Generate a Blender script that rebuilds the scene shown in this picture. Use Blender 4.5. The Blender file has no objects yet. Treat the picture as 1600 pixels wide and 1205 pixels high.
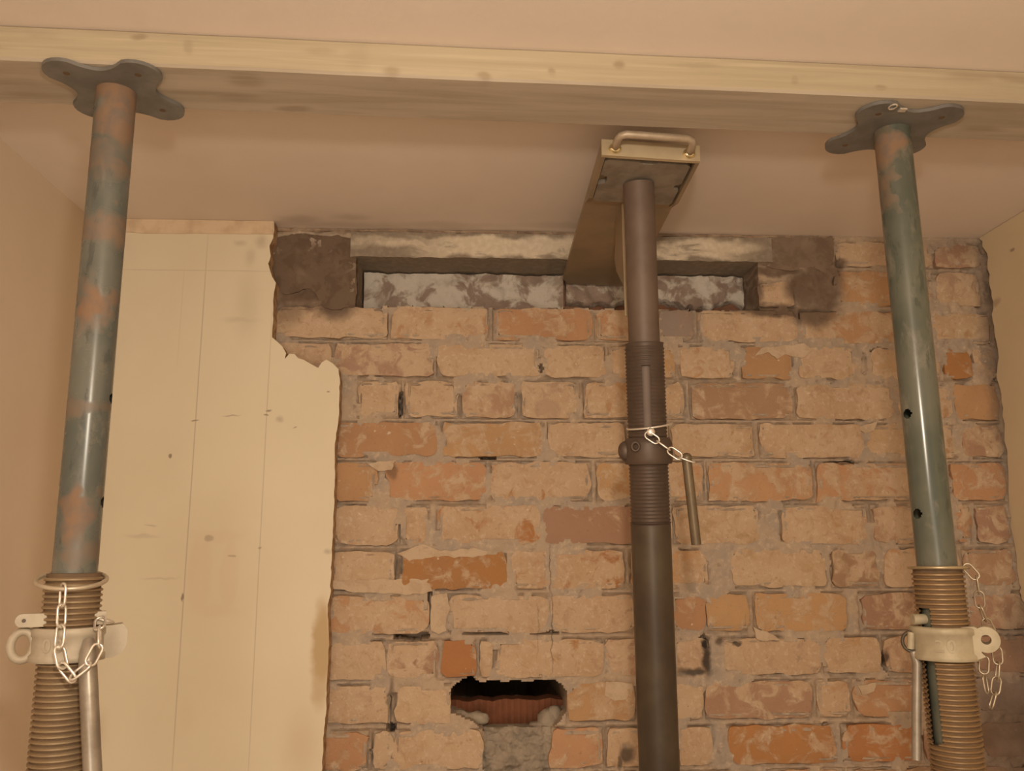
import bpy, bmesh, math, random
import numpy as np
from mathutils import Vector, Matrix
random.seed(7); rng = np.random.default_rng(11)
sc = bpy.context.scene
COL = sc.collection
PI = math.pi

# ------------------------------------------------------------------ camera, world, lamp, exposure
FOC = 1335.0
EYE = 1.795                                   # camera height above the floor
pit, yaw, rol = math.radians(10.9), math.radians(2.9), math.radians(-0.2)
FW = np.array([math.sin(yaw)*math.cos(pit), math.cos(yaw)*math.cos(pit), math.sin(pit)])
_rt = np.array([math.cos(yaw), -math.sin(yaw), 0.0]); _up = np.cross(_rt, FW)
RT = math.cos(rol)*_rt + math.sin(rol)*_up
UP = -math.sin(rol)*_rt + math.cos(rol)*_up
cd = bpy.data.cameras.new('camera'); cam = bpy.data.objects.new('camera', cd); COL.objects.link(cam)
cd.sensor_width = 36.0; cd.lens = 36.0*FOC/1600.0; cd.clip_start = 0.02
m = Matrix.Identity(4)
for i in range(3):
    m[i][0] = RT[i]; m[i][1] = UP[i]; m[i][2] = -FW[i]
m[2][3] = EYE
cam.matrix_world = m
sc.camera = cam

w = bpy.data.worlds.new('world'); sc.world = w; w.use_nodes = True
bg = w.node_tree.nodes['Background']
bg.inputs[0].default_value = (1.0, 0.86, 0.70, 1); bg.inputs[1].default_value = 0.52

ld = bpy.data.lights.new('room_lamp', 'POINT'); ld.energy = 19.5; ld.color = (1.0, 0.85, 0.66)
ld.shadow_soft_size = 0.035
lo = bpy.data.objects.new('room_lamp', ld); COL.objects.link(lo); lo.location = (0.06, 0.0, EYE+0.30)
ld2 = bpy.data.lights.new('fill_light', 'POINT'); ld2.energy = 46.0; ld2.color = (1.0, 0.84, 0.65); ld2.shadow_soft_size = 0.55
lo2 = bpy.data.objects.new('fill_light', ld2); COL.objects.link(lo2); lo2.location = (-0.30, -1.8, 1.30)  # added soft fill behind the camera, brightens ceiling and beam underside

sc.view_settings.view_transform = 'Standard'; sc.view_settings.look = 'None'
sc.view_settings.gamma = 1.0; sc.view_settings.exposure = 0.15
sc.view_settings.use_curve_mapping = False

# ------------------------------------------------------------------ measuring helpers (heights relative to the floor)
def ray(px, py):
    return FW + RT*(px-800)/FOC + UP*(602.5-py)/FOC
def onY(px, py, Y):
    d = ray(px, py); p = d*Y/d[1]; return np.array([p[0], p[1], p[2]+EYE])
def onZ(px, py, Z):
    d = ray(px, py); p = d*(Z-EYE)/d[2]; return np.array([p[0], p[1], p[2]+EYE])
def onX(px, py, X):
    d = ray(px, py); p = d*X/d[0]; return np.array([p[0], p[1], p[2]+EYE])

WY = 1.64            # face of the brick wall
CZ = EYE+0.635       # ceiling
XL, XR = -0.735, 1.057

# ------------------------------------------------------------------ object helpers
def mesh_obj(name, verts, faces, mat, parent=None, smooth=False, loc=(0, 0, 0)):
    me = bpy.data.meshes.new(name)
    V = [tuple(map(float, v)) for v in verts] if not isinstance(verts, np.ndarray) else verts.tolist()
    me.from_pydata(V, [], [tuple(f) for f in faces]); me.update()
    bm = bmesh.new(); bm.from_mesh(me); bmesh.ops.recalc_face_normals(bm, faces=bm.faces); bm.to_mesh(me); bm.free()
    if smooth:
        me.polygons.foreach_set('use_smooth', [True]*len(me.polygons))
        if smooth != 'all':
            me.set_sharp_from_angle(angle=math.radians(smooth if smooth is not True else 40))
    o = bpy.data.objects.new(name, me); COL.objects.link(o)
    if mat: me.materials.append(mat)
    if parent: o.parent = parent
    o.location = loc
    return o
def structure(o): o['kind'] = 'structure'; return o
def empty(name, loc=(0, 0, 0), parent=None):
    o = bpy.data.objects.new(name, None); COL.objects.link(o); o.location = loc; o.empty_display_size = 0.05
    if parent: o.parent = parent
    return o
def tag(o, label, cat, group=None):
    o['label'] = label; o['category'] = cat
    if group: o['group'] = group
    return o

class MB:
    """collects shapes of one part"""
    def __init__(s): s.v = []; s.f = []
    def add(s, V, F):
        n = len(s.v); s.v += [np.array(v, float) for v in V]; s.f += [tuple(i+n for i in f) for f in F]; return s
    def box(s, c, size, R=None):
        c = np.array(c, float); h = np.array(size, float)/2
        V = []
        for x in (-1, 1):
            for y in (-1, 1):
                for z in (-1, 1):
                    p = np.array([x, y, z])*h
                    if R is not None: p = R @ p
                    V.append(c+p)
        return s.add(V, [(0, 1, 3, 2), (4, 6, 7, 5), (0, 4, 5, 1), (2, 3, 7, 6), (0, 2, 6, 4), (1, 5, 7, 3)])
    def tube(s, pts, r, n=10, closed=False, cap=True, up=None):
        pts = [np.array(p, float) for p in pts]; N = len(pts); V = []; F = []
        prev = None
        for i, p in enumerate(pts):
            a = pts[(i-1) % N] if (closed or i > 0) else p
            b = pts[(i+1) % N] if (closed or i < N-1) else p
            t = b-a; t /= np.linalg.norm(t)
            if prev is None:
                u = np.array(up if up is not None else ([0, 0, 1] if abs(t[2]) < .9 else [0, 1, 0]), float)
            else: u = prev
            u = u-t*np.dot(u, t); u /= np.linalg.norm(u); prev = u
            wv = np.cross(t, u)
            rr = r[i] if hasattr(r, '__len__') else r
            for k in range(n):
                an = 2*PI*k/n; V.append(p+rr*(math.cos(an)*u+math.sin(an)*wv))
        M = N if closed else N-1
        for i in range(M):
            j = (i+1) % N
            for k in range(n):
                F.append((i*n+k, i*n+(k+1) % n, j*n+(k+1) % n, j*n+k))
        if not closed and cap:
            F.append(tuple(range(n))[::-1]); F.append(tuple((N-1)*n+k for k in range(n)))
        return s.add(V, F)
    def prism(s, poly, fn0, fn1):
        """poly of 2-D points, two maps 2-D->3-D for the two faces"""
        n = len(poly); V = [fn0(p) for p in poly]+[fn1(p) for p in poly]
        F = [tuple(range(n)), tuple(range(2*n-1, n-1, -1))]+[(i, (i+1) % n, n+(i+1) % n, n+i) for i in range(n)]
        return s.add(V, F)
    def ball(s, c, r, nu=10, nv=6, sc3=(1, 1, 1)):
        V = []; F = []
        for j in range(nv+1):
            ph = PI*j/nv
            for i in range(nu):
                th = 2*PI*i/nu
                V.append(np.array(c)+r*np.array([math.sin(ph)*math.cos(th)*sc3[0], math.sin(ph)*math.sin(th)*sc3[1], math.cos(ph)*sc3[2]]))
        for j in range(nv):
            for i in range(nu):
                F.append((j*nu+i, j*nu+(i+1) % nu, (j+1)*nu+(i+1) % nu, (j+1)*nu+i))
        return s.add(V, F)
    def obj(s, name, mat, parent=None, smooth=False, off=(0, 0, 0)):
        V = np.array(s.v)-np.array(off)
        return mesh_obj(name, V, s.f, mat, parent, smooth)

# fast value noise (numpy), roughly -1..1
_T = rng.random((64, 64))*2-1
def vnoise(x, y):
    xi = np.floor(x).astype(int); yi = np.floor(y).astype(int); fx = x-xi; fy = y-yi
    fx = fx*fx*(3-2*fx); fy = fy*fy*(3-2*fy)
    g = lambda a, b: _T[a % 64, b % 64]
    return (g(xi, yi)*(1-fx)+g(xi+1, yi)*fx)*(1-fy)+(g(xi, yi+1)*(1-fx)+g(xi+1, yi+1)*fx)*fy
def fbm(x, y, o=4):
    s = 0; a = 1; t = 0
    for k in range(o):
        s = s+a*vnoise(x*2**k+17.3*k, y*2**k+9.1*k); t += a; a *= .55
    return s/t*1.5

# ------------------------------------------------------------------ material helpers
class NT:
    def __init__(s, name):
        s.mat = bpy.data.materials.new(name); s.mat.use_nodes = True; s.t = s.mat.node_tree
        s.b = s.t.nodes['Principled BSDF']; s.b.inputs['Specular IOR Level'].default_value = .3
        s.geo = s.t.nodes.new('ShaderNodeNewGeometry'); s.tc = s.t.nodes.new('ShaderNodeTexCoord')
        s.pos = s.geo.outputs['Position']; s.ob = s.tc.outputs['Object']
    def n(s, typ, **kw):
        x = s.t.nodes.new(typ)
        for k, v in kw.items(): setattr(x, k, v)
        return x
    def link(s, a, b): s.t.links.new(a, b)
    def put(s, sock, v):
        if hasattr(v, 'is_output') or isinstance(v, bpy.types.NodeSocket): s.link(v, sock)
        else: sock.default_value = v
    def math(s, op, a, b=0.0, clamp=False):
        x = s.n('ShaderNodeMath', operation=op, use_clamp=clamp); s.put(x.inputs[0], a); s.put(x.inputs[1], b); return x.outputs[0]
    def noise(s, vec, scale, detail=4, rough=.55, dist=0.0, stretch=None):
        if stretch:
            mp = s.n('ShaderNodeMapping'); mp.inputs['Scale'].default_value = stretch; s.put(mp.inputs['Vector'], vec); vec = mp.outputs[0]
        x = s.n('ShaderNodeTexNoise'); s.put(x.inputs['Vector'], vec); x.inputs['Scale'].default_value = scale
        x.inputs['Detail'].default_value = detail; x.inputs['Roughness'].default_value = rough; x.inputs['Distortion'].default_value = dist
        return x.outputs['Fac']
    def ramp(s, f, lo, hi):
        x = s.n('ShaderNodeMapRange', interpolation_type='SMOOTHSTEP')
        s.put(x.inputs[0], f); x.inputs[1].default_value = lo; x.inputs[2].default_value = hi
        return x.outputs[0]
    def mix(s, f, a, b, blend='MIX'):
        x = s.n('ShaderNodeMix', data_type='RGBA', blend_type=blend)
        s.put(x.inputs[0], f)
        for sock, v in ((x.inputs[6], a), (x.inputs[7], b)):
            if isinstance(v, (tuple, list)): v = (*v[:3], 1)
            s.put(sock, v)
        return x.outputs[2]
    def warp(s, vec, amp, scale):
        x = s.n('ShaderNodeTexNoise'); s.put(x.inputs['Vector'], vec); x.inputs['Scale'].default_value = scale; x.inputs['Detail'].default_value = 5
        a = s.n('ShaderNodeVectorMath', operation='SUBTRACT'); s.link(x.outputs['Color'], a.inputs[0]); a.inputs[1].default_value = (.5, .5, .5)
        b = s.n('ShaderNodeVectorMath', operation='SCALE'); s.link(a.outputs[0], b.inputs[0]); b.inputs['Scale'].default_value = amp
        c = s.n('ShaderNodeVectorMath', operation='ADD'); s.put(c.inputs[0], vec); s.link(b.outputs[0], c.inputs[1])
        return c.outputs[0]
    def blobs(s, vec, lst):
        """marks with a shape of their own: (centre, radii, soft, strength); soft<0 = rectangular"""
        acc = None
        for c, r, soft, st in lst:
            a = s.n('ShaderNodeVectorMath', operation='SUBTRACT'); s.put(a.inputs[0], vec); a.inputs[1].default_value = c
            d = s.n('ShaderNodeVectorMath', operation='DIVIDE'); s.link(a.outputs[0], d.inputs[0]); d.inputs[1].default_value = r
            if soft < 0:
                ab = s.n('ShaderNodeVectorMath', operation='ABSOLUTE'); s.link(d.outputs[0], ab.inputs[0])
                sp = s.n('ShaderNodeSeparateXYZ'); s.link(ab.outputs[0], sp.inputs[0])
                L = s.math('MAXIMUM', s.math('MAXIMUM', sp.outputs[0], sp.outputs[1]), sp.outputs[2])
            else:
                l = s.n('ShaderNodeVectorMath', operation='LENGTH'); s.link(d.outputs[0], l.inputs[0]); L = l.outputs['Value']
            q = abs(soft)
            f = s.math('MULTIPLY', s.ramp(L, 1+q, 1-q), st)
            acc = f if acc is None else s.math('MAXIMUM', acc, f)
        return acc
    def bump(s, h, strength=.3, dist=.002):
        x = s.n('ShaderNodeBump'); s.put(x.inputs['Height'], h); x.inputs['Strength'].default_value = strength; x.inputs['Distance'].default_value = dist
        s.link(x.outputs[0], s.b.inputs['Normal'])
    def done(s, col, rough=.8, metal=0.0, spec=None):
        if isinstance(col, (tuple, list)): col = (*col[:3], 1)
        s.put(s.b.inputs['Base Color'], col); s.put(s.b.inputs['Roughness'], rough); s.put(s.b.inputs['Metallic'], metal)
        if spec is not None: s.b.inputs['Specular IOR Level'].default_value = spec
        return s.mat

def wblob(px, py, rx, ry, soft=.5, st=1.0, Y=WY):
    """a mark on the back wall, measured where it is seen"""
    c = onY(px, py, Y); k = Y/FOC*1.0
    return ((c[0], c[1], c[2]), (rx*k, 10.0, ry*k), soft, st)

# ------------------------------------------------------------------ materials
def m_plaster(name, base, dirt, sp=.25, marks=None):
    t = NT(name)
    n1 = t.noise(t.pos, 2.2, 5); n2 = t.noise(t.pos, 14, 5, .6)
    c = t.mix(t.ramp(n1, .35, .7), base, dirt)
    c = t.mix(t.math('MULTIPLY', t.ramp(n2, .45, .8), .18), c, tuple(x*.82 for x in base))
    if marks:
        f = t.blobs(t.warp(t.pos, .03, 25), marks)
        c = t.mix(f, c, (.24, .17, .12))
    t.bump(t.noise(t.pos, 60, 4), .12, .002)
    return t.done(c, .75, spec=sp)
CEIL_MARKS = []
for px, py, rx, ry in [(468, 343, .03, .015), (548, 340, .03, .012), (700, 352, .10, .012), (880, 353, .08, .012), (560, 352, .12, .010)]:
    q = onZ(px, py, CZ); CEIL_MARKS.append(((q[0], q[1], q[2]), (rx, ry*1.3, 1.0), .8, .22))
M_CEIL = m_plaster('pink_plaster', (.82, .715, .635), (.77, .665, .585), marks=CEIL_MARKS)
M_WALL_L = m_plaster('bare_plaster', (.73, .60, .485), (.68, .555, .44))
M_WALL_R = m_plaster('cream_wall_paint', (.70, .585, .41), (.64, .52, .36),
                     marks=[((XR, onX(1582, 391, XR)[1], onX(1582, 391, XR)[2]), (1, .008, .005), .4, .7),
                            ((XR, onX(1556, 470, XR)[1], onX(1556, 470, XR)[2]), (1, .012, .008), .6, .45)])

def m_board():
    t = NT('cream_painted_board')
    c = t.mix(t.ramp(t.noise(t.pos, 3, 5), .3, .75), (.80, .71, .545), (.745, .65, .485))
    Yb = WY-.034
    lines = []
    def ln(x0, y0, x1, y1, wd, st):
        a = onY(x0, y0, Yb); b = onY(x1, y1, Yb); ce = (a+b)/2; d = abs(b-a)/2
        lines.append(((ce[0], Yb, ce[2]), (max(d[0], wd) if d[0] > d[2] else wd, 1, max(d[2], wd) if d[2] >= d[0] else wd), -.35, st))
    ln(314, 410, 278, 1205, .0011, .42); ln(418, 520, 394, 1205, .0010, .32); ln(284, 420, 282, 560, .0009, .12)
    ln(190, 421, 422, 424, .0009, .26)
    lines_f = t.blobs(t.warp(t.pos, .0015, 6), lines)
    c = t.mix(lines_f, c, (.33, .27, .20))
    mk = [wblob(306, 656, 5, 1.3, .5, .8, Yb), wblob(420, 641, 5, 1.6, .5, .8, Yb), wblob(415, 648, 4, 1.4, .5, .8, Yb), wblob(362, 650, 12, 1.2, .6, .5, Yb),
          wblob(438, 655, 5, 4, .7, .35, Yb), wblob(461, 668, 3, 1.3, .5, .6, Yb), wblob(266, 714, 2.5, 3.2, .4, .85, Yb), wblob(326, 841, 7, 4.5, .4, .6, Yb),
          wblob(363, 869, 6, 1.8, .4, .6, Yb), wblob(405, 856, 3, 2, .5, .5, Yb), wblob(222, 838, 20, 2.5, .8, .22, Yb), wblob(235, 822, 8, 1.2, .6, .3, Yb),
          wblob(285, 934, 1.5, 5, .4, .85, Yb), wblob(250, 904, 22, 1.5, .8, .22, Yb), wblob(386, 480, 16, 44, .9, .16, Yb), wblob(378, 500, 24, 5, .8, .22, Yb),
          wblob(375, 380, 9, 5, .8, .25, Yb), wblob(408, 378, 9, 9, .9, .35, Yb), wblob(392, 402, 8, 13, .9, .22, Yb), wblob(513, 614, 2.5, 1.2, .5, .7, Yb), wblob(512, 862, 5, 4, .8, .4, Yb)]
    c = t.mix(t.blobs(t.warp(t.pos, .012, 40), mk), c, (.27, .21, .15))
    pk = [wblob(312, 895, 18, 60, .25, .35, Yb), wblob(358, 900, 14, 48, .25, .35, Yb), wblob(335, 840, 36, 10, .4, .3, Yb), wblob(335, 955, 36, 8, .4, .3, Yb), wblob(290, 1120, 12, 20, .8, .3, Yb)]
    c = t.mix(t.blobs(t.warp(t.pos, .012, 30), pk), c, (.74, .585, .42))
    st = [wblob(503, 1010, 14, 62, .4, .85, Yb), wblob(498, 1075, 9, 25, .7, .6, Yb), wblob(470, 1170, 22, 40, .9, .25, Yb)]
    c = t.mix(t.blobs(t.warp(t.pos, .02, 30), st), c, (.52, .36, .18))
    t.bump(t.noise(t.pos, 70, 3), .06, .002)
    return t.done(c, .6, spec=.3)
M_BOARD = m_board()
_t = NT('torn_plaster_edge'); M_EDGE = _t.done(_t.mix(_t.ramp(_t.noise(_t.pos, 60, 4), .35, .65), (.30, .17, .09), (.52, .36, .22)), .9)
_t = NT('skim_plaster'); M_SKIM = _t.done(_t.mix(_t.ramp(_t.noise(_t.pos, 30, 4), .4, .7), (.74, .58, .41), (.62, .46, .31)), .8)

STAIN_SHADE = [  # damp by the lintel, darker right edge, soot and painted shade lower right
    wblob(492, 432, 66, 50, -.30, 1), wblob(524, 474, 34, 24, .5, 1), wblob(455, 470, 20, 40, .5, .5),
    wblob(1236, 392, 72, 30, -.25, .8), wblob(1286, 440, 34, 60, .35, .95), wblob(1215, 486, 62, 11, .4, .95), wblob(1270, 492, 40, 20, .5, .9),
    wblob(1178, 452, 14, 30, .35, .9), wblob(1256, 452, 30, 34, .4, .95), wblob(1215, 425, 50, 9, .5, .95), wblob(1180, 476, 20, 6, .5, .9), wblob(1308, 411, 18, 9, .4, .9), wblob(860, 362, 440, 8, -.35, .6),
    wblob(1545, 470, 16, 130, .6, .6), wblob(1490, 385, 60, 24, .8, .35), wblob(1552, 600, 14, 120, .7, .45),  # darker band down the right edge
    wblob(1598, 1010, 30, 70, .6, .5), wblob(1590, 1150, 70, 90, .7, .9)]  # lower right corner: shade painted in along with the soot
SOOT_GAPS = [wblob(1104, 1030, 7, 24, .5, .9), wblob(1085, 1050, 26, 6, .6, .8), wblob(1102, 1008, 4, 9, .4, 1), wblob(1125, 1004, 8, 5, .5, .7), wblob(1150, 1006, 7, 3, .4, .8),
        wblob(980, 1178, 12, 12, .5, .8), wblob(968, 1190, 4, 12, .5, .7), wblob(1384, 1030, 5, 12, .5, .8), wblob(625, 630, 2.5, 20, .5, .8), wblob(1320, 722, 26, 2.5, .5, .7),
        wblob(612, 737, 8, 12, .6, .5), wblob(622, 890, 4, 22, .6, .6), wblob(611, 1090, 4, 26, .6, .6), wblob(611, 1139, 5, 5, .4, .9), wblob(520, 600, 6, 8, .6, .4), wblob(860, 892, .9, 34, .4, .6), wblob(863, 985, .9, 62, .4, .55), wblob(840, 985, .8, 40, .4, .3)]  # soot on bricks, dark joint gaps and thin pencil lines
def stain_shade_mix(t, c):
    f = t.blobs(t.warp(t.pos, .03, 32), STAIN_SHADE)
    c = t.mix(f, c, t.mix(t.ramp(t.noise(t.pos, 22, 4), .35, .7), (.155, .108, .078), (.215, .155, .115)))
    return t.mix(t.blobs(t.warp(t.pos, .02, 45), SOOT_GAPS), c, (.045, .036, .032))

def m_brick():
    t = NT('old_stock_brick')
    oi = t.n('ShaderNodeObjectInfo')
    n1 = t.noise(t.pos, 30, 6, .62, .6); n2 = t.noise(t.pos, 110, 5, .65); n3 = t.noise(t.pos, 9, 3)
    base = t.mix(t.ramp(n3, .35, .7), oi.outputs['Color'], t.mix(.35, oi.outputs['Color'], (.34, .19, .115)))
    lime = t.mix(t.ramp(t.noise(t.pos, 12, 5), .35, .65), (.58, .43, .295), (.53, .37, .24))
    lime = t.mix(t.ramp(n2, .50, .70), lime, (.635, .50, .365))
    lime = t.mix(t.math('MULTIPLY', t.ramp(t.noise(t.pos, 48, 6, .7, .8), .52, .66), .55), lime, (.43, .285, .18))
    thr = t.math('ADD', t.math('ADD', t.math('MULTIPLY', n1, 1.7), t.math('MULTIPLY', n3, .55)), oi.outputs['Alpha'])
    f = t.ramp(thr, 1.22, 1.50)
    c = t.mix(t.math('MULTIPLY', f, .92), base, lime)
    c = t.mix(t.math('MULTIPLY', t.ramp(t.noise(t.pos, 130, 4, .7), .60, .74), .6), c, (.24, .15, .09))
    c = t.mix(t.math('MULTIPLY', t.ramp(t.noise(t.pos, 75, 2, .5), .72, .78), .7), c, (.74, .62, .48))
    c = stain_shade_mix(t, c)
    h = t.math('ADD', t.math('MULTIPLY', f, .5), t.math('MULTIPLY', n2, .8))
    t.bump(h, .55, .004)
    return t.done(c, .92, spec=.12)
M_BRICK = m_brick()
def m_mortar():
    t = NT('lime_mortar')
    n1 = t.noise(t.pos, 18, 5, .6); n2 = t.noise(t.pos, 90, 5, .65)
    c = t.mix(t.ramp(n1, .35, .65), (.49, .375, .275), (.41, .335, .27))
    c = t.mix(t.ramp(n2, .5, .75), c, (.60, .47, .345))
    c = t.mix(t.math('MULTIPLY', t.ramp(t.noise(t.pos, 60, 3), .64, .74), .5), c, (.235, .17, .125))
    c = stain_shade_mix(t, c)
    t.bump(n2, .5, .004)
    return t.done(c, .95, spec=.1)
M_MORTAR = m_mortar()
def m_patch(name, a, b, cc, sc_=40, thr=(.45, .6)):
    t = NT(name); n1 = t.noise(t.pos, sc_, 6, .6, .5); n2 = t.noise(t.pos, 120, 4)
    c = t.mix(t.ramp(n1, *thr), a, b); c = t.mix(t.ramp(t.noise(t.pos, 14, 4), .55, .72), c, cc)
    t.bump(t.math('ADD', n1, n2), .5, .004)
    return t.done(c, .95, spec=.1)
M_DARKMORTAR = m_patch('dark_cement', (.185, .132, .096), (.150, .106, .076), (.245, .178, .13))
M_RUBBLE = m_patch('grey_rubble_mortar', (.36, .30, .235), (.27, .23, .185), (.43, .36, .28), 35)
M_WHITE = m_patch('limewashed_core', (.64, .58, .51), (.33, .25, .205), (.42, .345, .29), 20, (.46, .58))
M_REDCORE = m_patch('red_brick_core', (.27, .135, .085), (.22, .115, .075), (.33, .19, .12))
def m_lintel():
    t = NT('painted_concrete')
    n = t.noise(t.pos, 16, 6, .62, .4, stretch=(.6, 1, 2.0)); n2 = t.noise(t.pos, 90, 4)
    sp = t.n('ShaderNodeSeparateXYZ'); t.link(t.geo.outputs['Normal'], sp.inputs[0])
    front = t.ramp(sp.outputs[1], -.3, -.8)
    bare = t.mix(t.ramp(n2, .4, .7), (.275, .225, .175), (.34, .28, .215))
    paint = t.mix(t.ramp(n2, .4, .7), (.66, .56, .43), (.74, .64, .51))
    wb = t.blobs(t.warp(t.pos, .05, 18), [wblob(850, 389, 190, 17, -.3, 1), wblob(660, 385, 90, 8, .5, .8), wblob(1100, 387, 85, 12, .4, .95), wblob(1000, 391, 160, 14, -.3, 1), wblob(600, 379, 80, 6, .6, .5)])
    f = t.math('MULTIPLY', t.math('MULTIPLY', front, wb), t.ramp(n, .30, .46))
    c = t.mix(f, bare, paint); t.bump(t.math('ADD', t.math('MULTIPLY', f, .6), n2), .4, .003)
    return t.done(c, .9, spec=.1)
M_LINTEL = m_lintel()
M_RIB = None
def m_rib():
    t = NT('ribbed_terracotta')
    sp = t.n('ShaderNodeSeparateXYZ'); t.link(t.pos, sp.inputs[0])
    c = t.mix(t.ramp(t.noise(t.pos, 40, 4), .35, .7), (.25, .10, .055), (.19, .08, .045))
    c = t.mix(t.ramp(t.noise(t.pos, 25, 4), .6, .72), c, (.24, .18, .135))
    t.bump(t.noise(t.pos, 90, 3), .3, .002)
    return t.done(c, .9, spec=.1)
M_RIB = m_rib()

def m_timber():
    t = NT('sawn_softwood')
    g = t.noise(t.ob, 9, 6, .6, .6, stretch=(.30, 4.5, 7.0)); g2 = t.noise(t.ob, 40, 4, .6, 0, stretch=(.08, 2, 3))
    c = t.mix(t.ramp(g, .35, .68), (.475, .40, .28), (.415, .34, .235))
    c = t.mix(t.ramp(g2, .5, .75), c, (.52, .44, .31))
    sp = t.n('ShaderNodeSeparateXYZ'); t.link(t.tc.outputs['Normal'], sp.inputs[0])
    under = t.ramp(sp.outputs[2], -.4, -.8)
    c = t.mix(t.math('MULTIPLY', under, .8), c, t.mix(t.ramp(g, .35, .65), (.525, .45, .37), (.41, .345, .275)))   # underside painted paler and greyer, standing in for bounced light
    f = t.blobs(t.warp(t.ob, .012, 30), TIMBER_MARKS)
    c = t.mix(t.math('MULTIPLY', t.math('MULTIPLY', f, .8), t.ramp(g2, .25, .6)), c, (.25, .175, .11))
    t.bump(g2, .2, .002)
    return t.done(c, .55, spec=.3)

def m_paint(name, base, base2, rustpts, rustlevel, rough=.27, topz=None):
    t = NT(name)
    n = t.noise(t.ob, 26, 6, .62, .3); n2 = t.noise(t.ob, 9, 4)
    c = t.mix(t.ramp(n2, .38, .62), base, base2)
    c = t.mix(t.math('MULTIPLY', t.ramp(t.noise(t.ob, 34, 5, .65, .4, stretch=(1, 1, .45)), .50, .70), .55), c, (.25, .225, .185))
    c = t.mix(t.math('MULTIPLY', t.ramp(t.noise(t.ob, 60, 5, .7, .2, stretch=(1, 1, .3)), .58, .66), .6), c, tuple(x*.6 for x in base))
    rf = t.ramp(t.math('ADD', n, rustlevel), .60, .72)
    if rustpts:
        rb = t.blobs(t.warp(t.ob, .06, 38), rustpts); rf = t.math('MAXIMUM', t.math('MULTIPLY', rf, .8), rb)
    rust = t.mix(t.ramp(t.noise(t.ob, 55, 4), .4, .65), (.26, .15, .085), (.20, .135, .10))
    c = t.mix(rf, c, rust)
    t.bump(n, .06, .001)
    r = t.n('ShaderNodeMapRange'); t.link(rf, r.inputs[0]); r.inputs[3].default_value = rough; r.inputs[4].default_value = .8
    return t.done(c, r.outputs[0], 0, spec=.5)
def m_metal(name, a, b, rough, metal, sc_=40, spec=.5):
    t = NT(name); n = t.noise(t.ob, sc_, 5, .6)
    t.bump(n, .15, .001)
    return t.done(t.mix(t.ramp(n, .35, .68), a, b), rough, metal, spec=spec)
M_ZINC = m_metal('bright_zinc', (.90, .85, .77), (.78, .73, .65), .26, .65)
M_CAST = m_metal('pale_cast_iron', (.50, .44, .345), (.42, .36, .275), .55, .15, 30)
M_CAST2 = m_metal('cream_cast_iron', (.47, .405, .285), (.37, .31, .21), .55, .15, 30)
M_GREYBAR = m_metal('grey_steel_bar', (.40, .355, .30), (.30, .26, .215), .36, .55)
M_DARK = m_metal('dark_brown_steel', (.105, .072, .054), (.082, .056, .042), .48, .25, 22)
M_DARK2 = m_metal('haze_pale_brown_steel', (.155, .108, .082), (.12, .083, .064), .55, .15, 16)  # brown lightened to stand in for haze over the upper tube
M_DARK3 = m_metal('oily_dark_steel', (.100, .078, .052), (.072, .052, .037), .40, .3, 12)
M_RUSTTHREAD = m_metal('rusty_thread', (.36, .27, .165), (.28, .19, .11), .5, .3, 14)
M_RUSTTHREAD2 = m_metal('oiled_rusty_thread', (.33, .215, .11), (.25, .155, .08), .42, .35, 12)
M_GROOVE = m_metal('thread_dirt_hole_shade', (.165, .105, .060), (.125, .080, .046), .8, 0, 20)
M_PLATE = m_metal('grey_painted_plate', (.205, .195, .18), (.155, .148, .138), .5, .2, 30)
M_PLATE3 = m_metal('scuffed_head_plate', (.30, .255, .205), (.20, .165, .135), .55, .2, 26)
M_BRASSY = m_metal('lit_yellow_passivated_steel', (.62, .51, .345), (.53, .42, .27), .40, .35, 18)  # yellow steel lightened so the lip and gusset edge look lit
M_OLIVE = m_metal('dull_passivated_steel', (.36, .27, .175), (.27, .22, .15), .45, .35, 9)
M_PIN3 = m_metal('brown_steel_pin', (.19, .145, .092), (.15, .112, .072), .42, .4)

# ------------------------------------------------------------------ the room
def slab(name, lo_, hi_, mat, parent=None):
    b = MB(); lo_ = np.array(lo_); hi_ = np.array(hi_); b.box((lo_+hi_)/2, hi_-lo_); return b.obj(name, mat, parent)
YF = -1.3
structure(slab('ceiling', (XL-.1, YF, CZ), (XR+.12, WY+.25, CZ+.06), M_CEIL))
structure(slab('wall_left', (XL-.1, YF, 0), (XL, WY+.25, CZ), M_WALL_L))
_t = NT('floor_boards'); _g = _t.noise(_t.pos, 6, 5, .6, .3, stretch=(6, .5, 1))
structure(slab('floor', (XL-.1, YF, -.05), (XR+.12, WY+.25, 0), _t.done(_t.mix(_g, (.34, .28, .215), (.41, .34, .265)), .6)))

# right wall: masonry return with a plaster skin whose edge is ragged
wall_r = structure(slab('wall_right', (XR+.016, YF, 0), (XR+.12, WY+.25, CZ), M_MORTAR))
edge = [(1535, 368), (1537, 392), (1540, 412), (1545, 440), (1546, 465), (1549, 492), (1552, 520), (1557, 560), (1556, 590), (1561, 618), (1565, 650), (1566, 690),
        (1572, 735), (1575, 780), (1577, 822), (1580, 870), (1586, 905), (1593, 925), (1602, 942), (1625, 965), (1640, 1010)]
poly = []
for i, (a, b) in enumerate(edge):
    q = onX(a, b, XR); poly.append((min(q[1], WY-.002)+(0 if i == 0 else random.uniform(-.008, .004)), q[2]))
poly[0] = (WY-.002, CZ-.001)
dense = []
for (a, b), (c, d) in zip(poly[:-1], poly[1:]):
    for k in range(3): dense.append((a+(c-a)*k/3+random.uniform(-.006, .003)*(k > 0), b+(d-b)*k/3))
dense[0] = poly[0]
z_end = poly[-1][1]
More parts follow.
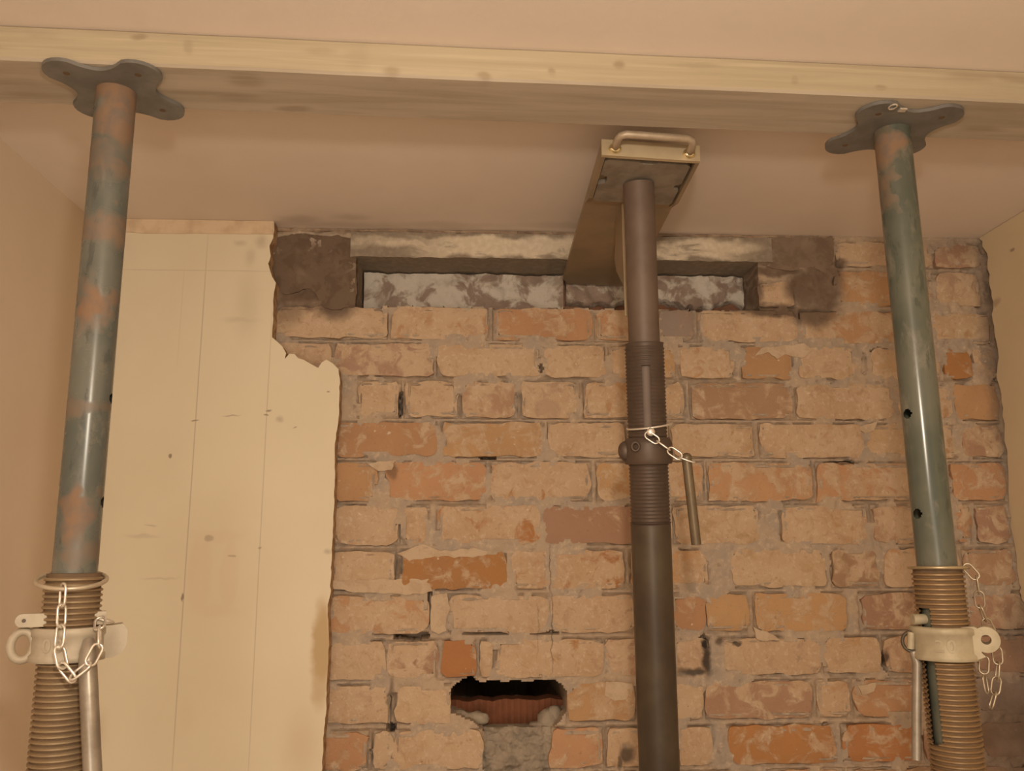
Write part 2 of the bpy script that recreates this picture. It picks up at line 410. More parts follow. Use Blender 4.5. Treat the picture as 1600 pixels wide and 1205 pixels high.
dense += [poly[-1], (poly[-1][0]-.03, z_end-.1), (poly[-1][0]-.05, .8), (poly[-1][0]-.02, .002), (YF+.001, .002), (YF+.001, CZ-.001)]
ps = MB().prism(dense, lambda p: (XR, p[0], p[1]), lambda p: (XR+.0158, p[0], p[1])).obj('plaster_skin', M_WALL_R, wall_r)
ps['label'] = 'cream plaster with a ragged broken edge'

# ---- bricks measured row by row: (top, bottom, [(x0, x1, lime cover, tint)])
TINT = {'o': (.51, .305, .165), 't': (.52, .345, .205), 'r': (.42, .262, .175), 'g': (.34, .275, .23), 'p': (.45, .305, .22), 'b': (.45, .215, .09)}
ROWS = [
 (372, 408, [(1308, 1392, .55, 'p'), (1398, 1455, .5, 'p'), (1460, 1535, .2, 'r')]),
 (436, 474, [(1186, 1240, .5, 't')]),
 (418, 470, [(1306, 1396, .15, 'o'), (1402, 1455, .3, 'p'), (1462, 1530, .35, 'p')]),
 (482, 530, [(432, 604, .5, 'p'), (612, 764, .42, 'o'), (772, 924, .18, 'o'), (932, 1024, .3, 'o'), (1030, 1084, .0, 'g'), (1092, 1244, .45, 't'), (1252, 1404, .3, 'o'), (1410, 1452, .3, 'o'), (1458, 1550, .4, 'o')]),
 (539, 588, [(425, 518, .5, 'p'), (526, 676, .30, 'p'), (684, 842, .6, 't'), (850, 944, .55, 't'), (952, 1054, .3, 'o'), (1062, 1146, .35, 'o'), (1160, 1238, -.25, 'o'), (1248, 1338, .45, 't'), (1362, 1470, .45, 't'), (1476, 1516, .05, 'b'), (1522, 1556, .3, 'g')]),
 (597, 652, [(560, 624, .5, 't'), (634, 716, .5, 't'), (722, 806, .22, 'r'), (815, 904, .35, 'p'), (913, 1036, .35, 'o'), (1042, 1070, .55, 't'), (1080, 1238, .12, 'r'), (1246, 1396, .45, 't'), (1404, 1486, .4, 'o'), (1492, 1560, .0, 'o')]),
 (661, 713, [(524, 682, .08, 'o'), (692, 848, .20, 'o'), (858, 978, .45, 'o'), (986, 1040, .4, 't'), (1048, 1178, .45, 'o'), (1188, 1348, .5, 't'), (1354, 1424, .4, 't'), (1430, 1494, .4, 'o'), (1504, 1566, .25, 'r')]),
 (723, 782, [(522, 588, .15, 'o'), (602, 758, .15, 'o'), (768, 922, .5, 'b'), (934, 1036, .3, 'o'), (1042, 1098, .35, 'o'), (1108, 1270, .22, 'o'), (1278, 1436, .35, 'o'), (1442, 1482, .3, 'o'), (1488, 1572, .15, 'o')]),
 (791, 850, [(520, 622, .6, 'p'), (628, 668, .5, 'o'), (684, 844, .42, 'b'), (850, 992, .0, 'r'), (1000, 1044, .2, 'o'), (1054, 1186, .35, 't'), (1222, 1356, .45, 'o'), (1364, 1440, .3, 'r'), (1446, 1490, .3, 'o'), (1496, 1520, .3, 'o'), (1528, 1578, .25, 'r')]),
 (861, 920, [(518, 616, .65, 't'), (628, 790, .12, 'b'), (800, 858, .5, 'o'), (864, 976, .42, 'b'), (986, 1042, .3, 'o'), (1050, 1106, .25, 'o'), (1142, 1290, .5, 't'), (1302, 1376, .25, 'r'), (1382, 1500, .4, 'o'), (1508, 1586, .1, 'r')]),
 (931, 989, [(514, 668, .30, 'o'), (702, 856, .55, 'r'), (862, 992, .55, 'r'), (1000, 1044, .3, 'o'), (1050, 1100, .0, 'o'), (1104, 1170, .1, 'o'), (1180, 1322, .16, 'o'), (1346, 1436, .15, 'r'), (1442, 1510, .2, 'r'), (1516, 1612, .2, 'r')]),
 (1001, 1058, [(511, 602, .5, 'p'), (607, 684, .35, 'r'), (690, 744, -.15, 'b'), (752, 770, .5, 't'), (776, 942, .52, 'b'), (949, 1044, .4, 'r'), (1052, 1110, .4, 'p'), (1126, 1282, .5, 'p'), (1287, 1376, .5, 'o'), (1384, 1442, .25, 'r'), (1448, 1520, .2, 'r'), (1526, 1618, .05, 'r')]),
 (1070, 1128, [(507, 608, .5, 'p'), (618, 704, .6, 't'), (888, 992, .25, 'o'), (1000, 1046, .3, 'o'), (1054, 1098, .5, 't'), (1104, 1270, .22, 'r'), (1278, 1328, .35, 'o'), (1336, 1440, .14, 'o'), (1446, 1520, .1, 'r'), (1526, 1622, -.1, 'g')]),
 (1141, 1200, [(500, 574, .12, 'o'), (584, 612, .55, 'g'), (616, 754, .55, 't'), (860, 942, .15, 'o'), (950, 1006, .5, 't'), (1012, 1056, .3, 'o'), (1064, 1114, .5, 'o'), (1140, 1306, .14, 'b'), (1318, 1440, .14, 'b'), (1446, 1530, .1, 'r'), (1536, 1626, -.1, 'r')]),
 (1212, 1270, [(498, 640, .4, 'o'), (650, 756, .5, 't'), (870, 1000, .3, 'o'), (1010, 1160, .3, 'o'), (1170, 1320, .2, 'o'), (1330, 1480, .2, 'r'), (1490, 1630, .1, 'r')]),
]
BR = []
for yt, yb, lst in ROWS:
    zt = onY(800, yt, WY)[2]; zb = onY(800, yb, WY)[2]
    for x0, x1, al, ti in lst:
        xm = (x0+x1)/2
        ym = (yt+yb)/2+(xm-800)*.0075*(859-(yt+yb)/2)/250
        xa = onY(x0, ym, WY)[0]; xb = onY(x1, ym, WY)[0]
        BR.append((xa, min(xb, XR+.010), zb, zt, al, ti))

# ---- wall body: mortar as a relief with the joints, the slot under the lintel and the knocked-out hole
X0, X1, Z0, Z1 = XL, XR+.014, EYE-.47, CZ-.0005
NX, NZ = 560, 348
gx = np.linspace(X0, X1, NX); gz = np.linspace(Z0, Z1, NZ)
GX, GZ = np.meshgrid(gx, gz)
dep = .0006+.0038*fbm(GX*26, GZ*40, 4)+.0024*fbm(GX*120+5, GZ*120, 3)
ins = np.full(GX.shape, -1.0)
for xa, xb, zb, zt, al, ti in BR:
    d = np.minimum(np.minimum(GX-xa, xb-GX), np.minimum(GZ-zb, zt-GZ)); ins = np.maximum(ins, d)
crack = np.exp(-(ins/.0032)**2)*(fbm(GX*14+40, GZ*14, 3) > -.05)
dep = dep+crack*.009
dep = np.where(ins > .009, .016, dep)
def pxmask(px, py, rx, ry, j=.35):
    c = onY(px, py, WY); k = WY/FOC
    r = np.sqrt(((GX-c[0])/(rx*k))**2+((GZ-c[2])/(ry*k))**2)
    return r < 1+j*fbm(GX*50, GZ*50, 3)
for px, py, rx, ry, dd in [(1318, 726, 22, 4, .05), (762, 715, 14, 4, .04), (648, 994, 26, 6, .05), (626, 630, 4, 22, .03), (671, 955, 3, 30, .03), (1378, 548, 16, 5, .012), (1352, 572, 5, 18, .010),
                           (1384, 1035, 5, 14, .03), (1100, 1005, 6, 10, .02), (622, 835, 3, 14, .012), (612, 737, 8, 14, .008), (611, 1138, 6, 6, .03), (845, 575, 3, 6, .02), (1252, 1002, 4, 3, .02), (1290, 1131, 4, 3, .02),
                           (760, 990, 34, 2, .016), (850, 989, 24, 2, .016), (583, 1168, 3, 18, .012), (1330, 520, 2, 8, .01)]:
    dep = np.where(pxmask(px, py, rx, ry), np.maximum(dep, dd), dep)
# slot under the lintel
sx0, sx1 = onY(557, 440, WY)[0], onY(1183, 440, WY)[0]
sz1 = onY(800, 366, WY)[2]; sz0 = onY(800, 480, WY)[2]
slot = (GX > sx0) & (GX < sx1) & (GZ > sz0+.003*fbm(GX*40, GX*0, 3)) & (GZ < sz1)
dep = np.where(slot, .14, dep)
# knocked-out hole with ragged outline
hp = [(705, 1112), (704, 1090), (709, 1074), (722, 1062), (736, 1060), (752, 1066), (790, 1066), (830, 1065), (866, 1063), (876, 1072), (884, 1082), (885, 1112), (874, 1128), (862, 1140), (858, 1210), (755, 1210), (756, 1140), (735, 1122)]
hpw = [onY(a, b, WY)[[0, 2]] for a, b in hp]
def inpoly(PX, PZ, P):
    r = np.zeros(PX.shape, bool); n = len(P)
    for i in range(n):
        x0_, z0_ = P[i]; x1_, z1_ = P[(i+1) % n]
        if z0_ == z1_: continue
        c = ((z0_ > PZ) != (z1_ > PZ)) & (PX < (x1_-x0_)*(PZ-z0_)/(z1_-z0_)+x0_); r ^= c
    return r
hole = inpoly(GX+.003*fbm(GX*45, GZ*45, 3), GZ+.003*fbm(GX*45+9, GZ*45, 3), hpw)
dep = np.where(hole, .62, dep)
# behind the board the wall is plain
bx = onY(520, 700, WY)[0]
V = np.stack([GX, WY+dep, GZ], -1).reshape(-1, 3)
idx = np.arange(NX*NZ).reshape(NZ, NX)
F = np.stack([idx[:-1, :-1], idx[:-1, 1:], idx[1:, 1:], idx[1:, :-1]], -1).reshape(-1, 4)
me = bpy.data.meshes.new('wall_back')
base = len(V)
extra = [(X0, WY+.004, 0), (X1, WY+.004, 0), (X1, WY+.66, 0), (X0, WY+.66, 0), (X0, WY+.66, Z1), (X1, WY+.66, Z1)]
V2 = V.tolist()+extra
F2 = F.tolist()+[[base, base+1, int(idx[0, -1]), int(idx[0, 0])], [base+3, base+2, base+1, base], [base+2, base+3, base+4, base+5]]
me.from_pydata(V2, [], F2); me.update(); me.materials.append(M_MORTAR)
me.polygons.foreach_set('use_smooth', [True]*len(me.polygons))
me.set_sharp_from_angle(angle=math.radians(50))
wall_b = bpy.data.objects.new('wall_back', me); COL.objects.link(wall_b); structure(wall_b)

def make_brick(xa, xb, zb, zt, al, ti, k, yface=WY, name='brick', mat=M_BRICK):
    nx = max(4, int((xb-xa)/.010)); nz = max(4, int((zt-zb)/.010))
    u = np.linspace(0, 1, nx+1); v = np.linspace(0, 1, nz+1)
    U, W = np.meshgrid(u, v)
    x = xa+U*(xb-xa); z = zb+W*(zt-zb)
    # rounded, chipped outline
    ex = np.minimum(x-xa, xb-x); ez = np.minimum(z-zb, zt-z)
    rnd = np.clip(1-ex/.014, 0, 1)*np.clip(1-ez/.014, 0, 1)
    cx, cz = (xa+xb)/2, (zb+zt)/2
    w1 = fbm(x*38+k*3.1, z*38, 3); w2 = fbm(x*38+50, z*38+k*1.7, 3)
    bx_ = np.clip(1-ex/.02, 0, 1); bz_ = np.clip(1-ez/.02, 0, 1)
    x = x-np.sign(x-cx)*rnd*(.0035+.005*w2)+bx_*w1*.0045
    z = z-np.sign(z-cz)*rnd*(.0035+.005*w1)+bz_*w2*.0036
    proud = random.uniform(.0000, .0026)
    e = np.minimum(ex, ez)
    tiltx = random.uniform(-.002, .002); tiltz = random.uniform(-.0015, .0015)
    y = yface-proud+np.clip(1-e/.006, 0, 1)**2*.0025+.0026*fbm(x*30, z*30+k, 4)+.0014*fbm(x*90, z*90+k, 3)+tiltx*(U-.5)*2+tiltz*(W-.5)*2
    pts = np.stack([x, y, z], -1).reshape(-1, 3)
    org = np.array([cx, yface, cz])
    i2 = np.arange((nx+1)*(nz+1)).reshape(nz+1, nx+1)
    F_ = [tuple(q) for q in np.stack([i2[:-1, :-1], i2[:-1, 1:], i2[1:, 1:], i2[1:, :-1]], -1).reshape(-1, 4).tolist()]
    loop = list(i2[0, :])+list(i2[1:, -1])+list(i2[-1, -2::-1])+list(i2[-2:0:-1, 0])
    n0 = len(pts); back = pts[loop].copy(); back[:, 1] = yface+.0165
    L = len(loop)
    F_ += [(int(loop[i]), n0+i, n0+(i+1) % L, int(loop[(i+1) % L])) for i in range(L)]
    F_.append(tuple(n0+i for i in range(L)))
    o = mesh_obj(name, np.vstack([pts, back])-org, F_, mat, wall_b, smooth=48, loc=tuple(org))
    c = TINT[ti]; j = random.uniform(.9, 1.1)
    o.color = (c[0]*j, c[1]*j*random.uniform(.95, 1.05), c[2]*j, al)
    return o
for k, b in enumerate(BR): make_brick(*b, k)

# lintel over the slot and the patches at its bearings
lx0, lx1 = onY(548, 390, WY)[0], onY(1205, 390, WY)[0]
lzb = onY(800, 405, WY)[2]; lzt = onY(800, 367, WY)[2]
def rough_strip(name, xa, xb, zb, zt, yf, yb, mat, amp=.002, nx=120, nz=8, nzb=None, smooth=50, ragged=.002):
    u = np.linspace(xa, xb, nx); P = []; Fq = []
    prof = [(yb, zt)]+[(yf, zt+(zb-zt)*i/nz) for i in range(nz+1)]+[(yf+(yb-yf)*i/5, zb) for i in range(1, 6)]
    n = len(prof)
    for x in u:
        for i, (yy, zz) in enumerate(prof):
            f = float(fbm(np.array(x*30+i*.9), np.array(zz*30+i*.4), 4))
            yv = yy+amp*f if 1 <= i <= nz+1 else yy
            zv = zz+ragged*float(fbm(np.array(x*45), np.array(i*.0+7.7), 4)) if i >= nz+1 else zz
            P.append((x, yv, zv))
    for a in range(nx-1):
        for i in range(n-1): Fq.append((a*n+i, (a+1)*n+i, (a+1)*n+i+1, a*n+i+1))
        Fq.append((a*n+n-1, (a+1)*n+n-1, (a+1)*n, a*n))
    Fq.append(tuple(range(n))); Fq.append(tuple((nx-1)*n+i for i in range(n))[::-1])
    return mesh_obj(name, P, Fq, mat, wall_b, smooth=smooth)
lintel = rough_strip('lintel', lx0, lx1, lzb, lzt, WY-.004, WY+.135, M_LINTEL, .0018, 160, 8)
lintel['label'] = 'concrete lintel with cream paint remains'
top_fill = rough_strip('packing_mortar', onY(430, 360, WY)[0], onY(1302, 360, WY)[0], lzt+.0005, CZ-.0008, WY-.001, WY+.10, m_patch('brown_packing', (.40, .29, .205), (.30, .215, .155), (.47, .36, .26)), .003, 140, 4)
def patch(name, pts, y0, y1, mat, label=None, jit=.003):
    P = [onY(a, b, WY)[[0, 2]] for a, b in pts]; D = []
    for i in range(len(P)):
        a, b = P[i], P[(i+1) % len(P)]; L = np.linalg.norm(b-a); n = max(1, int(L/.006))
        for k in range(n):
            p = a+(b-a)*k/n
            D.append((p[0]+jit*float(fbm(np.array(p[0]*70+3), np.array(p[1]*70), 3)), min(CZ-.0007, p[1]+jit*float(fbm(np.array(p[0]*70), np.array(p[1]*70+31), 3)))))
    o = MB().prism(D, lambda p: (p[0], y0, p[1]), lambda p: (p[0], y1, p[1])).obj(name, mat, wall_b)
    if label: o['label'] = label
    return o
M_DARKMORTAR2 = m_patch('brown_cement', (.255, .185, .135), (.20, .142, .102), (.30, .225, .165), 26, (.4, .65))
patch('mortar_patch', [(429, 372), (470, 366), (556, 372), (557, 404), (557, 472), (556, 480), (540, 482), (522, 484), (508, 480), (500, 468), (486, 452), (466, 456), (446, 462), (432, 450), (426, 430), (425, 400)], WY-.0018, WY+.02, M_DARKMORTAR, 'dark brown cement patch')
patch('mortar_patch', [(1185, 372), (1300, 370), (1302, 400), (1290, 428), (1270, 420), (1230, 424), (1184, 412)], WY-.0018, WY+.02, M_DARKMORTAR2, 'dark brown cement patch')
# back of the slot: limewashed core hanging over red brickwork
def lump_sheet(name, xa, xb, zb, zt, yf, mat, amp, zfun=None, nx=90, nz=14, label=None):
    u = np.linspace(xa, xb, nx); v = np.linspace(0, 1, nz); U, W = np.meshgrid(u, v)
    zlow = zb+(zfun(u) if zfun else 0*u); Z = zlow[None, :]+(zt-zlow)[None, :]*W
    Y = yf+amp*fbm(U*24, Z*24, 4)+amp*.5*fbm(U*70, Z*70, 3); Y[0, :] += amp*1.2
    A = np.stack([U, Y, Z], -1).reshape(-1, 3); B = A.copy(); B[:, 1] = yf+.03
    i2 = np.arange(nx*nz).reshape(nz, nx); N = nx*nz
    q = np.stack([i2[:-1, :-1], i2[:-1, 1:], i2[1:, 1:], i2[1:, :-1]], -1).reshape(-1, 4)
    Fq = [tuple(r) for r in q.tolist()]
    loop = list(i2[0, :])+list(i2[1:, -1])+list(i2[-1, -2::-1])+list(i2[-2:0:-1, 0])
    L = len(loop); Fq += [(int(loop[i]), int(loop[i])+N, int(loop[(i+1) % L])+N, int(loop[(i+1) % L])) for i in range(L)]
    Fq += [tuple(r) for r in (q+N).tolist()]
    o = mesh_obj(name, np.vstack([A, B]), Fq, mat, wall_b, smooth=60)
    if label: o['label'] = label
    return o
zs_b = onY(800, 486, WY+.10)[2]; zs_t = lzb-.004
xq = lambda px, py=450, Y=WY+.09: onY(px, py, Y)[0]
lump_sheet('slot_backing', sx0+.002, sx1-.002, zs_b-.045, zs_t, WY+.108, M_REDCORE, .003, None, 80, 8, 'red-brown brick core in the slot')
zl = onY(800, 473, WY+.09)[2]
lump_sheet('limewashed_core', sx0+.004, xq(880), zl-.030, zs_t, WY+.088, M_WHITE, .009, lambda u: .010*fbm(u*30, u*0+2, 4), 90, 14, 'lumpy whitewashed mortar')
lump_sheet('limewashed_core', xq(884), xq(1160), zl-.004, zs_t, WY+.084, M_WHITE, .009, lambda u: .016*fbm(u*34+4, u*0+5, 4), 80, 14, 'lumpy whitewashed mortar')
# inside the hole: ribbed block and rubble
rb = MB(); xa, xb = onY(690, 1100, WY+.07)[0], onY(895, 1100, WY+.07)[0]; zt_ = onY(800, 1093, WY+.075)[2]
n = 64; Pf = []; 
for i in range(n+1):
    x = xa+(xb-xa)*i/n; d = .0022*(1 if (i % 3) == 0 else 0)
    Pf.append((x, WY+.072+d))
Vv = []; 
for x, y in Pf:
    jt = .004*float(fbm(np.array(x*40), np.array(3.3), 3))
    Vv += [(x, y, zt_-.12), (x, y, zt_+jt), (x, WY+.12, zt_+jt), (x, WY+.12, zt_-.12)]
Ff = []
for i in range(n):
    a, b = i*4, (i+1)*4
    Ff += [(a, b, b+1, a+1), (a+1, b+1, b+2, a+2), (a+2, b+2, b+3, a+3), (a+3, b+3, b, a)]
Ff += [(0, 1, 2, 3), (n*4+3, n*4+2, n*4+1, n*4)]
o = mesh_obj('ribbed_block', Vv, Ff, M_RIB, wall_b); o['label'] = 'dark red ribbed terracotta block inside the hole'
def blob_stone(c, r, k, mat, name='rubble_lump'):
    bm = bmesh.new(); bmesh.ops.create_icosphere(bm, subdivisions=2, radius=1)
    for v in bm.verts:
        nn = v.co.normalized(); f = 1+.35*float(fbm(np.array(nn.x*1.7+k*5), np.array(nn.z*1.7+nn.y*2.3), 3))
        v.co = Vector((nn.x*r[0]*f, nn.y*r[1]*f, nn.z*r[2]*f))
    me_ = bpy.data.meshes.new(name); bm.to_mesh(me_); bm.free(); me_.materials.append(mat)
    me_.polygons.foreach_set('use_smooth', [True]*len(me_.polygons))
    o_ = bpy.data.objects.new(name, me_); COL.objects.link(o_); o_.parent = wall_b; o_.location = tuple(c); return o_
k_ = WY/FOC
zr = onY(800, 1139, WY)[2]
lump_sheet('rubble_mortar', onY(752, 1170, WY)[0], onY(864, 1170, WY)[0], onY(800, 1216, WY)[2], zr, WY+.016, M_RUBBLE, .013, lambda u: 0*u, 60, 50, 'grey rubble mortar below the hole')
for i, (px, py, rx, ry, dy) in enumerate([(722, 1124, 22, 12, .030), (745, 1122, 16, 10, .034), (775, 1150, 22, 10, .034), (806, 1156, 20, 9, .030), (840, 1146, 20, 15, .034), (856, 1128, 14, 16, .036), (866, 1120, 12, 14, .040)]):
    blob_stone(onY(px, py, WY+dy), (rx*k_*1.1, .014, ry*k_*1.1), i, M_RUBBLE)
# lime smears that lap over the bricks
M_LIME = m_patch('pale_lime', (.58, .445, .315), (.52, .385, .265), (.62, .49, .36))
for pts in ([(676, 930), (700, 926), (702, 950), (697, 985), (684, 990), (674, 985), (672, 955)], [(545, 905), (670, 906), (676, 922), (660, 929), (560, 926), (518, 920), (520, 906)],
            [(1188, 545), (1256, 536), (1268, 548), (1252, 560), (1226, 556), (1214, 562), (1200, 552), (1180, 556)], [(1335, 668), (1370, 660), (1366, 674), (1350, 678)],
            [(576, 724), (620, 720), (612, 736), (590, 738)], [(945, 1064), (988, 1066), (986, 1090), (960, 1096), (944, 1086)], [(1338, 1070), (1366, 1068), (1364, 1080), (1346, 1086)],
            [(620, 866), (660, 850), (690, 862), (740, 856), (770, 864), (740, 872), (690, 870), (640, 876)], [(1182, 1000), (1176, 980), (1206, 990), (1220, 1000)]):
    patch('lime_smear', pts, WY-.0036, WY+.006, M_LIME, None, .0025)

# cream board on the left of the wall
bd = [(120, 352), (428, 355), (427, 372), (421, 384), (423, 400), (419, 412), (425, 432), (431, 442), (428, 458), (427, 484), (425, 527), (432, 533), (441, 541), (447, 552), (445, 561), (452, 553), (460, 553), (466, 560), (474, 562), (484, 568), (497, 575), (503, 566), (510, 562), (520, 568), (529, 577), (531, 592), (530, 640), (527, 670), (523, 700), (523, 760), (520, 830), (518, 880), (516, 930), (512, 945), (514, 1000), (511, 1060), (510, 1100), (505, 1160), (503, 1215)]
BP = []
for i, (a, b) in enumerate(bd):
    q = onY(a, b, WY-.034); BP.append([max(q[0], XL+.0005), q[2]])
BP[0][1] = CZ-.0006; BP[1][1] = CZ-.0006; BP[0][0] = XL+.0006
BP += [[BP[-1][0]-.01, .9], [BP[-1][0]-.01, .002], [XL+.0006, .002]]
n = len(BP); NB = 6
D = []
for i in range(n):
    a = np.array(BP[i]); b = np.array(BP[(i+1) % n]); L = np.linalg.norm(b-a); kk = max(1, int(L/.008)) if 1 <= i < len(bd)-1 else 1
    for k in range(kk):
        p = a+(b-a)*k/kk
        if 1 <= i < len(bd)-1 and k: p = p+.0012*np.array([float(fbm(np.array(p[1]*90), np.array(2.), 3)), float(fbm(np.array(p[0]*90), np.array(6.), 3))])
        D.append(p)
b = MB().prism(D, lambda p: (p[0], WY-.034, p[1]), lambda p: (p[0], WY-.0005, p[1]))
board = b.obj('plaster_board', M_BOARD, wall_b); board['label'] = 'cream painted board with pencil lines and a broken edge'
board.data.materials.append(M_EDGE)
for p in board.data.polygons:
    if len(p.vertices) == 4: p.material_index = 1
zk = onY(300, 365, WY-.035)[2]
sk = MB(); P = [(XL+.001, CZ-.0006), (onY(427, 356, WY-.035)[0], CZ-.0006)]
for i in range(15):
    t_ = 1-i/14; x = XL+.001+(P[1][0]-XL-.001)*t_; P.append((x, zk+.0015*float(fbm(np.array(x*30), np.array(1.), 3))))
sk.prism(P, lambda p: (p[0], WY-.0362, p[1]), lambda p: (p[0], WY-.0341, p[1])).obj('skim_strip', M_SKIM, wall_b)

# ------------------------------------------------------------------ timber across the ceiling
bzb = EYE+.588
A = onZ(0, 92.5, bzb); B = onZ(1600, 160, bzb)
ax = (B-A)/np.linalg.norm(B-A); ny = np.array([-ax[1], ax[0], 0])
bw, bh = .108, CZ-.0006-bzb
P0 = A+ax*((XL+.006-A[0])/ax[0]); P1 = A+ax*((XR-.006-A[0])/ax[0])
bc = (P0+P1)/2+ny*bw/2; bc[2] = bzb
blen = np.linalg.norm(P1-P0); bang = math.atan2(ax[1], ax[0])
def tl(px, py, face):
    q = onZ(px, py, bzb) if face == 'u' else None
    if face == 'f':
        d = ray(px, py); nn = ny; t_ = np.dot(A-np.array([0, 0, EYE]), nn)/np.dot(d, nn); q = d*t_+np.array([0, 0, EYE])
    r = q-bc; return (float(np.dot(r, ax)), float(np.dot(r, ny)), float(r[2]))
TIMBER_MARKS = []
for px, py, f, r1, r2, st in [(384, 127, 'u', .022, .016, .6), (372, 152, 'u', .025, .010, .5), (460, 170, 'u', .022, .008, .6), (1532, 202, 'u', .030, .010, .55), (1450, 226, 'u', .016, .006, .5), (40, 110, 'u', .05, .012, .35),
                              (60, 150, 'u', .04, .01, .35), (310, 145, 'u', .05, .006, .4), (700, 146, 'u', .09, .010, .22), (1560, 168, 'u', .05, .012, .35), (1420, 175, 'u', .08, .03, .2), (20, 128, 'u', .06, .01, .35),
                              (216, 57, 'f', .009, .004, .7), (295, 74, 'f', .006, .010, .35), (612, 112, 'f', .010, .006, .5), (757, 120, 'f', .009, .005, .6), (862, 114, 'f', .005, .006, .6), (968, 102, 'f', .007, .006, .7), (500, 80, 'f', .020, .006, .3), (560, 88, 'f', .014, .020, .2), (1376, 137, 'f', .008, .004, .6), (1242, 128, 'f', .005, .006, .5), (1520, 120, 'f', .04, .006, .35), (1585, 122, 'f', .03, .006, .5), (1090, 104, 'f', .03, .004, .3), (30, 50, 'f', .05, .006, .3)]:
    c = tl(px, py, f)
    TIMBER_MARKS.append((c, (r1, r2 if f == 'u' else .02, .012 if f == 'u' else r2), .6, st))
M_TIMBER = m_timber()
b = MB(); nseg = 60
prof = [(-bw/2+.003, 0), (-bw/2, .003), (-bw/2, bh-.003), (-bw/2+.003, bh), (bw/2-.003, bh), (bw/2, bh-.003), (bw/2, .003), (bw/2-.003, 0)]
V = []; F = []
for i in range(nseg+1):
    x = -blen/2+blen*i/nseg; wv = .0012*float(fbm(np.array(x*5), np.array(1.), 3))
    for (yy, zz) in prof: V.append((x, yy+wv*(1 if yy < 0 else .6), max(zz, 0)))
n = len(prof)
for i in range(nseg):
    for k in range(n): F.append((i*n+k, i*n+(k+1) % n, (i+1)*n+(k+1) % n, (i+1)*n+k))
F += [tuple(range(n)), tuple(nseg*n+k for k in range(n))[::-1]]
beam = mesh_obj('timber_beam', V, F, M_TIMBER, None, smooth=30, loc=tuple(bc)); beam.rotation_euler = (0, 0, bang)
tag(beam, 'long knotty softwood timber laid flat against the ceiling above the two green props', 'beam')

# ------------------------------------------------------------------ adjustable steel props
class Frame:
    """axis of a prop: base on the floor, direction up; front = towards the camera"""
    def __init__(s, base, top):
        s.b = np.array(base, float); a = np.array(top, float)-s.b; s.L = np.linalg.norm(a); s.a = a/s.L
        f = np.array([-s.b[0], -s.b[1], 0.0]); f = f-s.a*np.dot(f, s.a); s.f = f/np.linalg.norm(f); s.r = np.cross(s.f, s.a)*1.0
        if s.r[0] < 0: s.r = -s.r
    def p(s, x, y, h):     # x right (as seen), y towards the camera, h along the axis
        return s.b+s.r*x+s.f*y+s.a*h
    def h(s, px, py):      # height along the axis at which the axis is seen at image row py
        lo_, hi_ = 0.0, s.L+.2
        for _ in range(50):
            mid = (lo_+hi_)/2; q = s.b+s.a*mid-np.array([0, 0, EYE]); yy = 602.5-FOC*np.dot(q, UP)/np.dot(q, FW)
            if yy > py: lo_ = mid
            else: hi_ = mid
        return lo_
    def at(s, px, py, out=0.0):   # the point in the prop's facing plane (moved out towards the camera) seen at px,py
        d = ray(px, py); o_ = s.b+s.f*out-np.array([0, 0, EYE]); t_ = np.dot(o_, s.f)/np.dot(d, s.f)
        return d*t_+np.array([0, 0, EYE])
def lathe(fr, prof, nseg, name, mat, parent, cut=None, smooth=50, off=None, caps=True, groove=None):
    """prof = list of (radius, height). cut(angle, h) -> True removes the face. angle 0 = towards the camera, + = right"""
    V = []; F = []
    for r, h in prof:
        for k in range(nseg):
            a = 2*PI*k/nseg; V.append(fr.p(r*math.sin(a), r*math.cos(a), h))
    for i in range(len(prof)-1):
        for k in range(nseg):
            if cut:
                a = 2*PI*(k+.5)/nseg; a = a-2*PI if a > PI else a
                if cut(a, (prof[i][1]+prof[i+1][1])/2, prof[i][0]): continue
            F.append((i*nseg+k, i*nseg+(k+1) % nseg, (i+1)*nseg+(k+1) % nseg, (i+1)*nseg+k))
    if caps:
        F.append(tuple(range(nseg))[::-1]); F.append(tuple((len(prof)-1)*nseg+k for k in range(nseg)))
    o_ = mesh_obj(name, np.array(V)-fr.b, F, mat, parent, smooth=smooth)
    if groove:
        gm, r0, hmin = groove; o_.data.materials.append(gm); B0 = fr.b
        for p_ in o_.data.polygons:
            if len(p_.vertices) != 4: continue
            ok = True
            for vi in p_.vertices:
                q = np.array(o_.data.vertices[vi].co); hh = float(np.dot(q, fr.a)); rr = np.linalg.norm(q-fr.a*hh)
                if rr > r0 or hh < hmin: ok = False; break
            if ok: p_.material_index = 1
    return o_
def thread_prof(r, h0, h1, pitch=.0062, amp=.0024):
    n = int((h1-h0)/pitch); out = []
    for i in range(n):
        b_ = h0+i*pitch
        out += [(r-amp, b_), (r-amp, b_+pitch*.30), (r, b_+pitch*.50), (r, b_+pitch*.78)]
    out += [(r-amp, h0+n*pitch), (r-amp, h1)]
    return out
R_IN, R_OUT = .0242, .0302
def inner_tube(fr, h0, h1, mat, parent, holes=()):
    hs = set(np.linspace(h0, h1, 14))
    for a, h in holes: hs |= set(np.linspace(h-.008, h+.008, 11))
    hs = sorted(hs)
    cut = (lambda a, h, r: any(math.hypot((a-aa)*R_IN, h-hh) < .0068 for aa, hh in holes)) if holes else None
    return lathe(fr, [(R_IN, h) for h in hs], 72, 'inner_tube', mat, parent, cut)
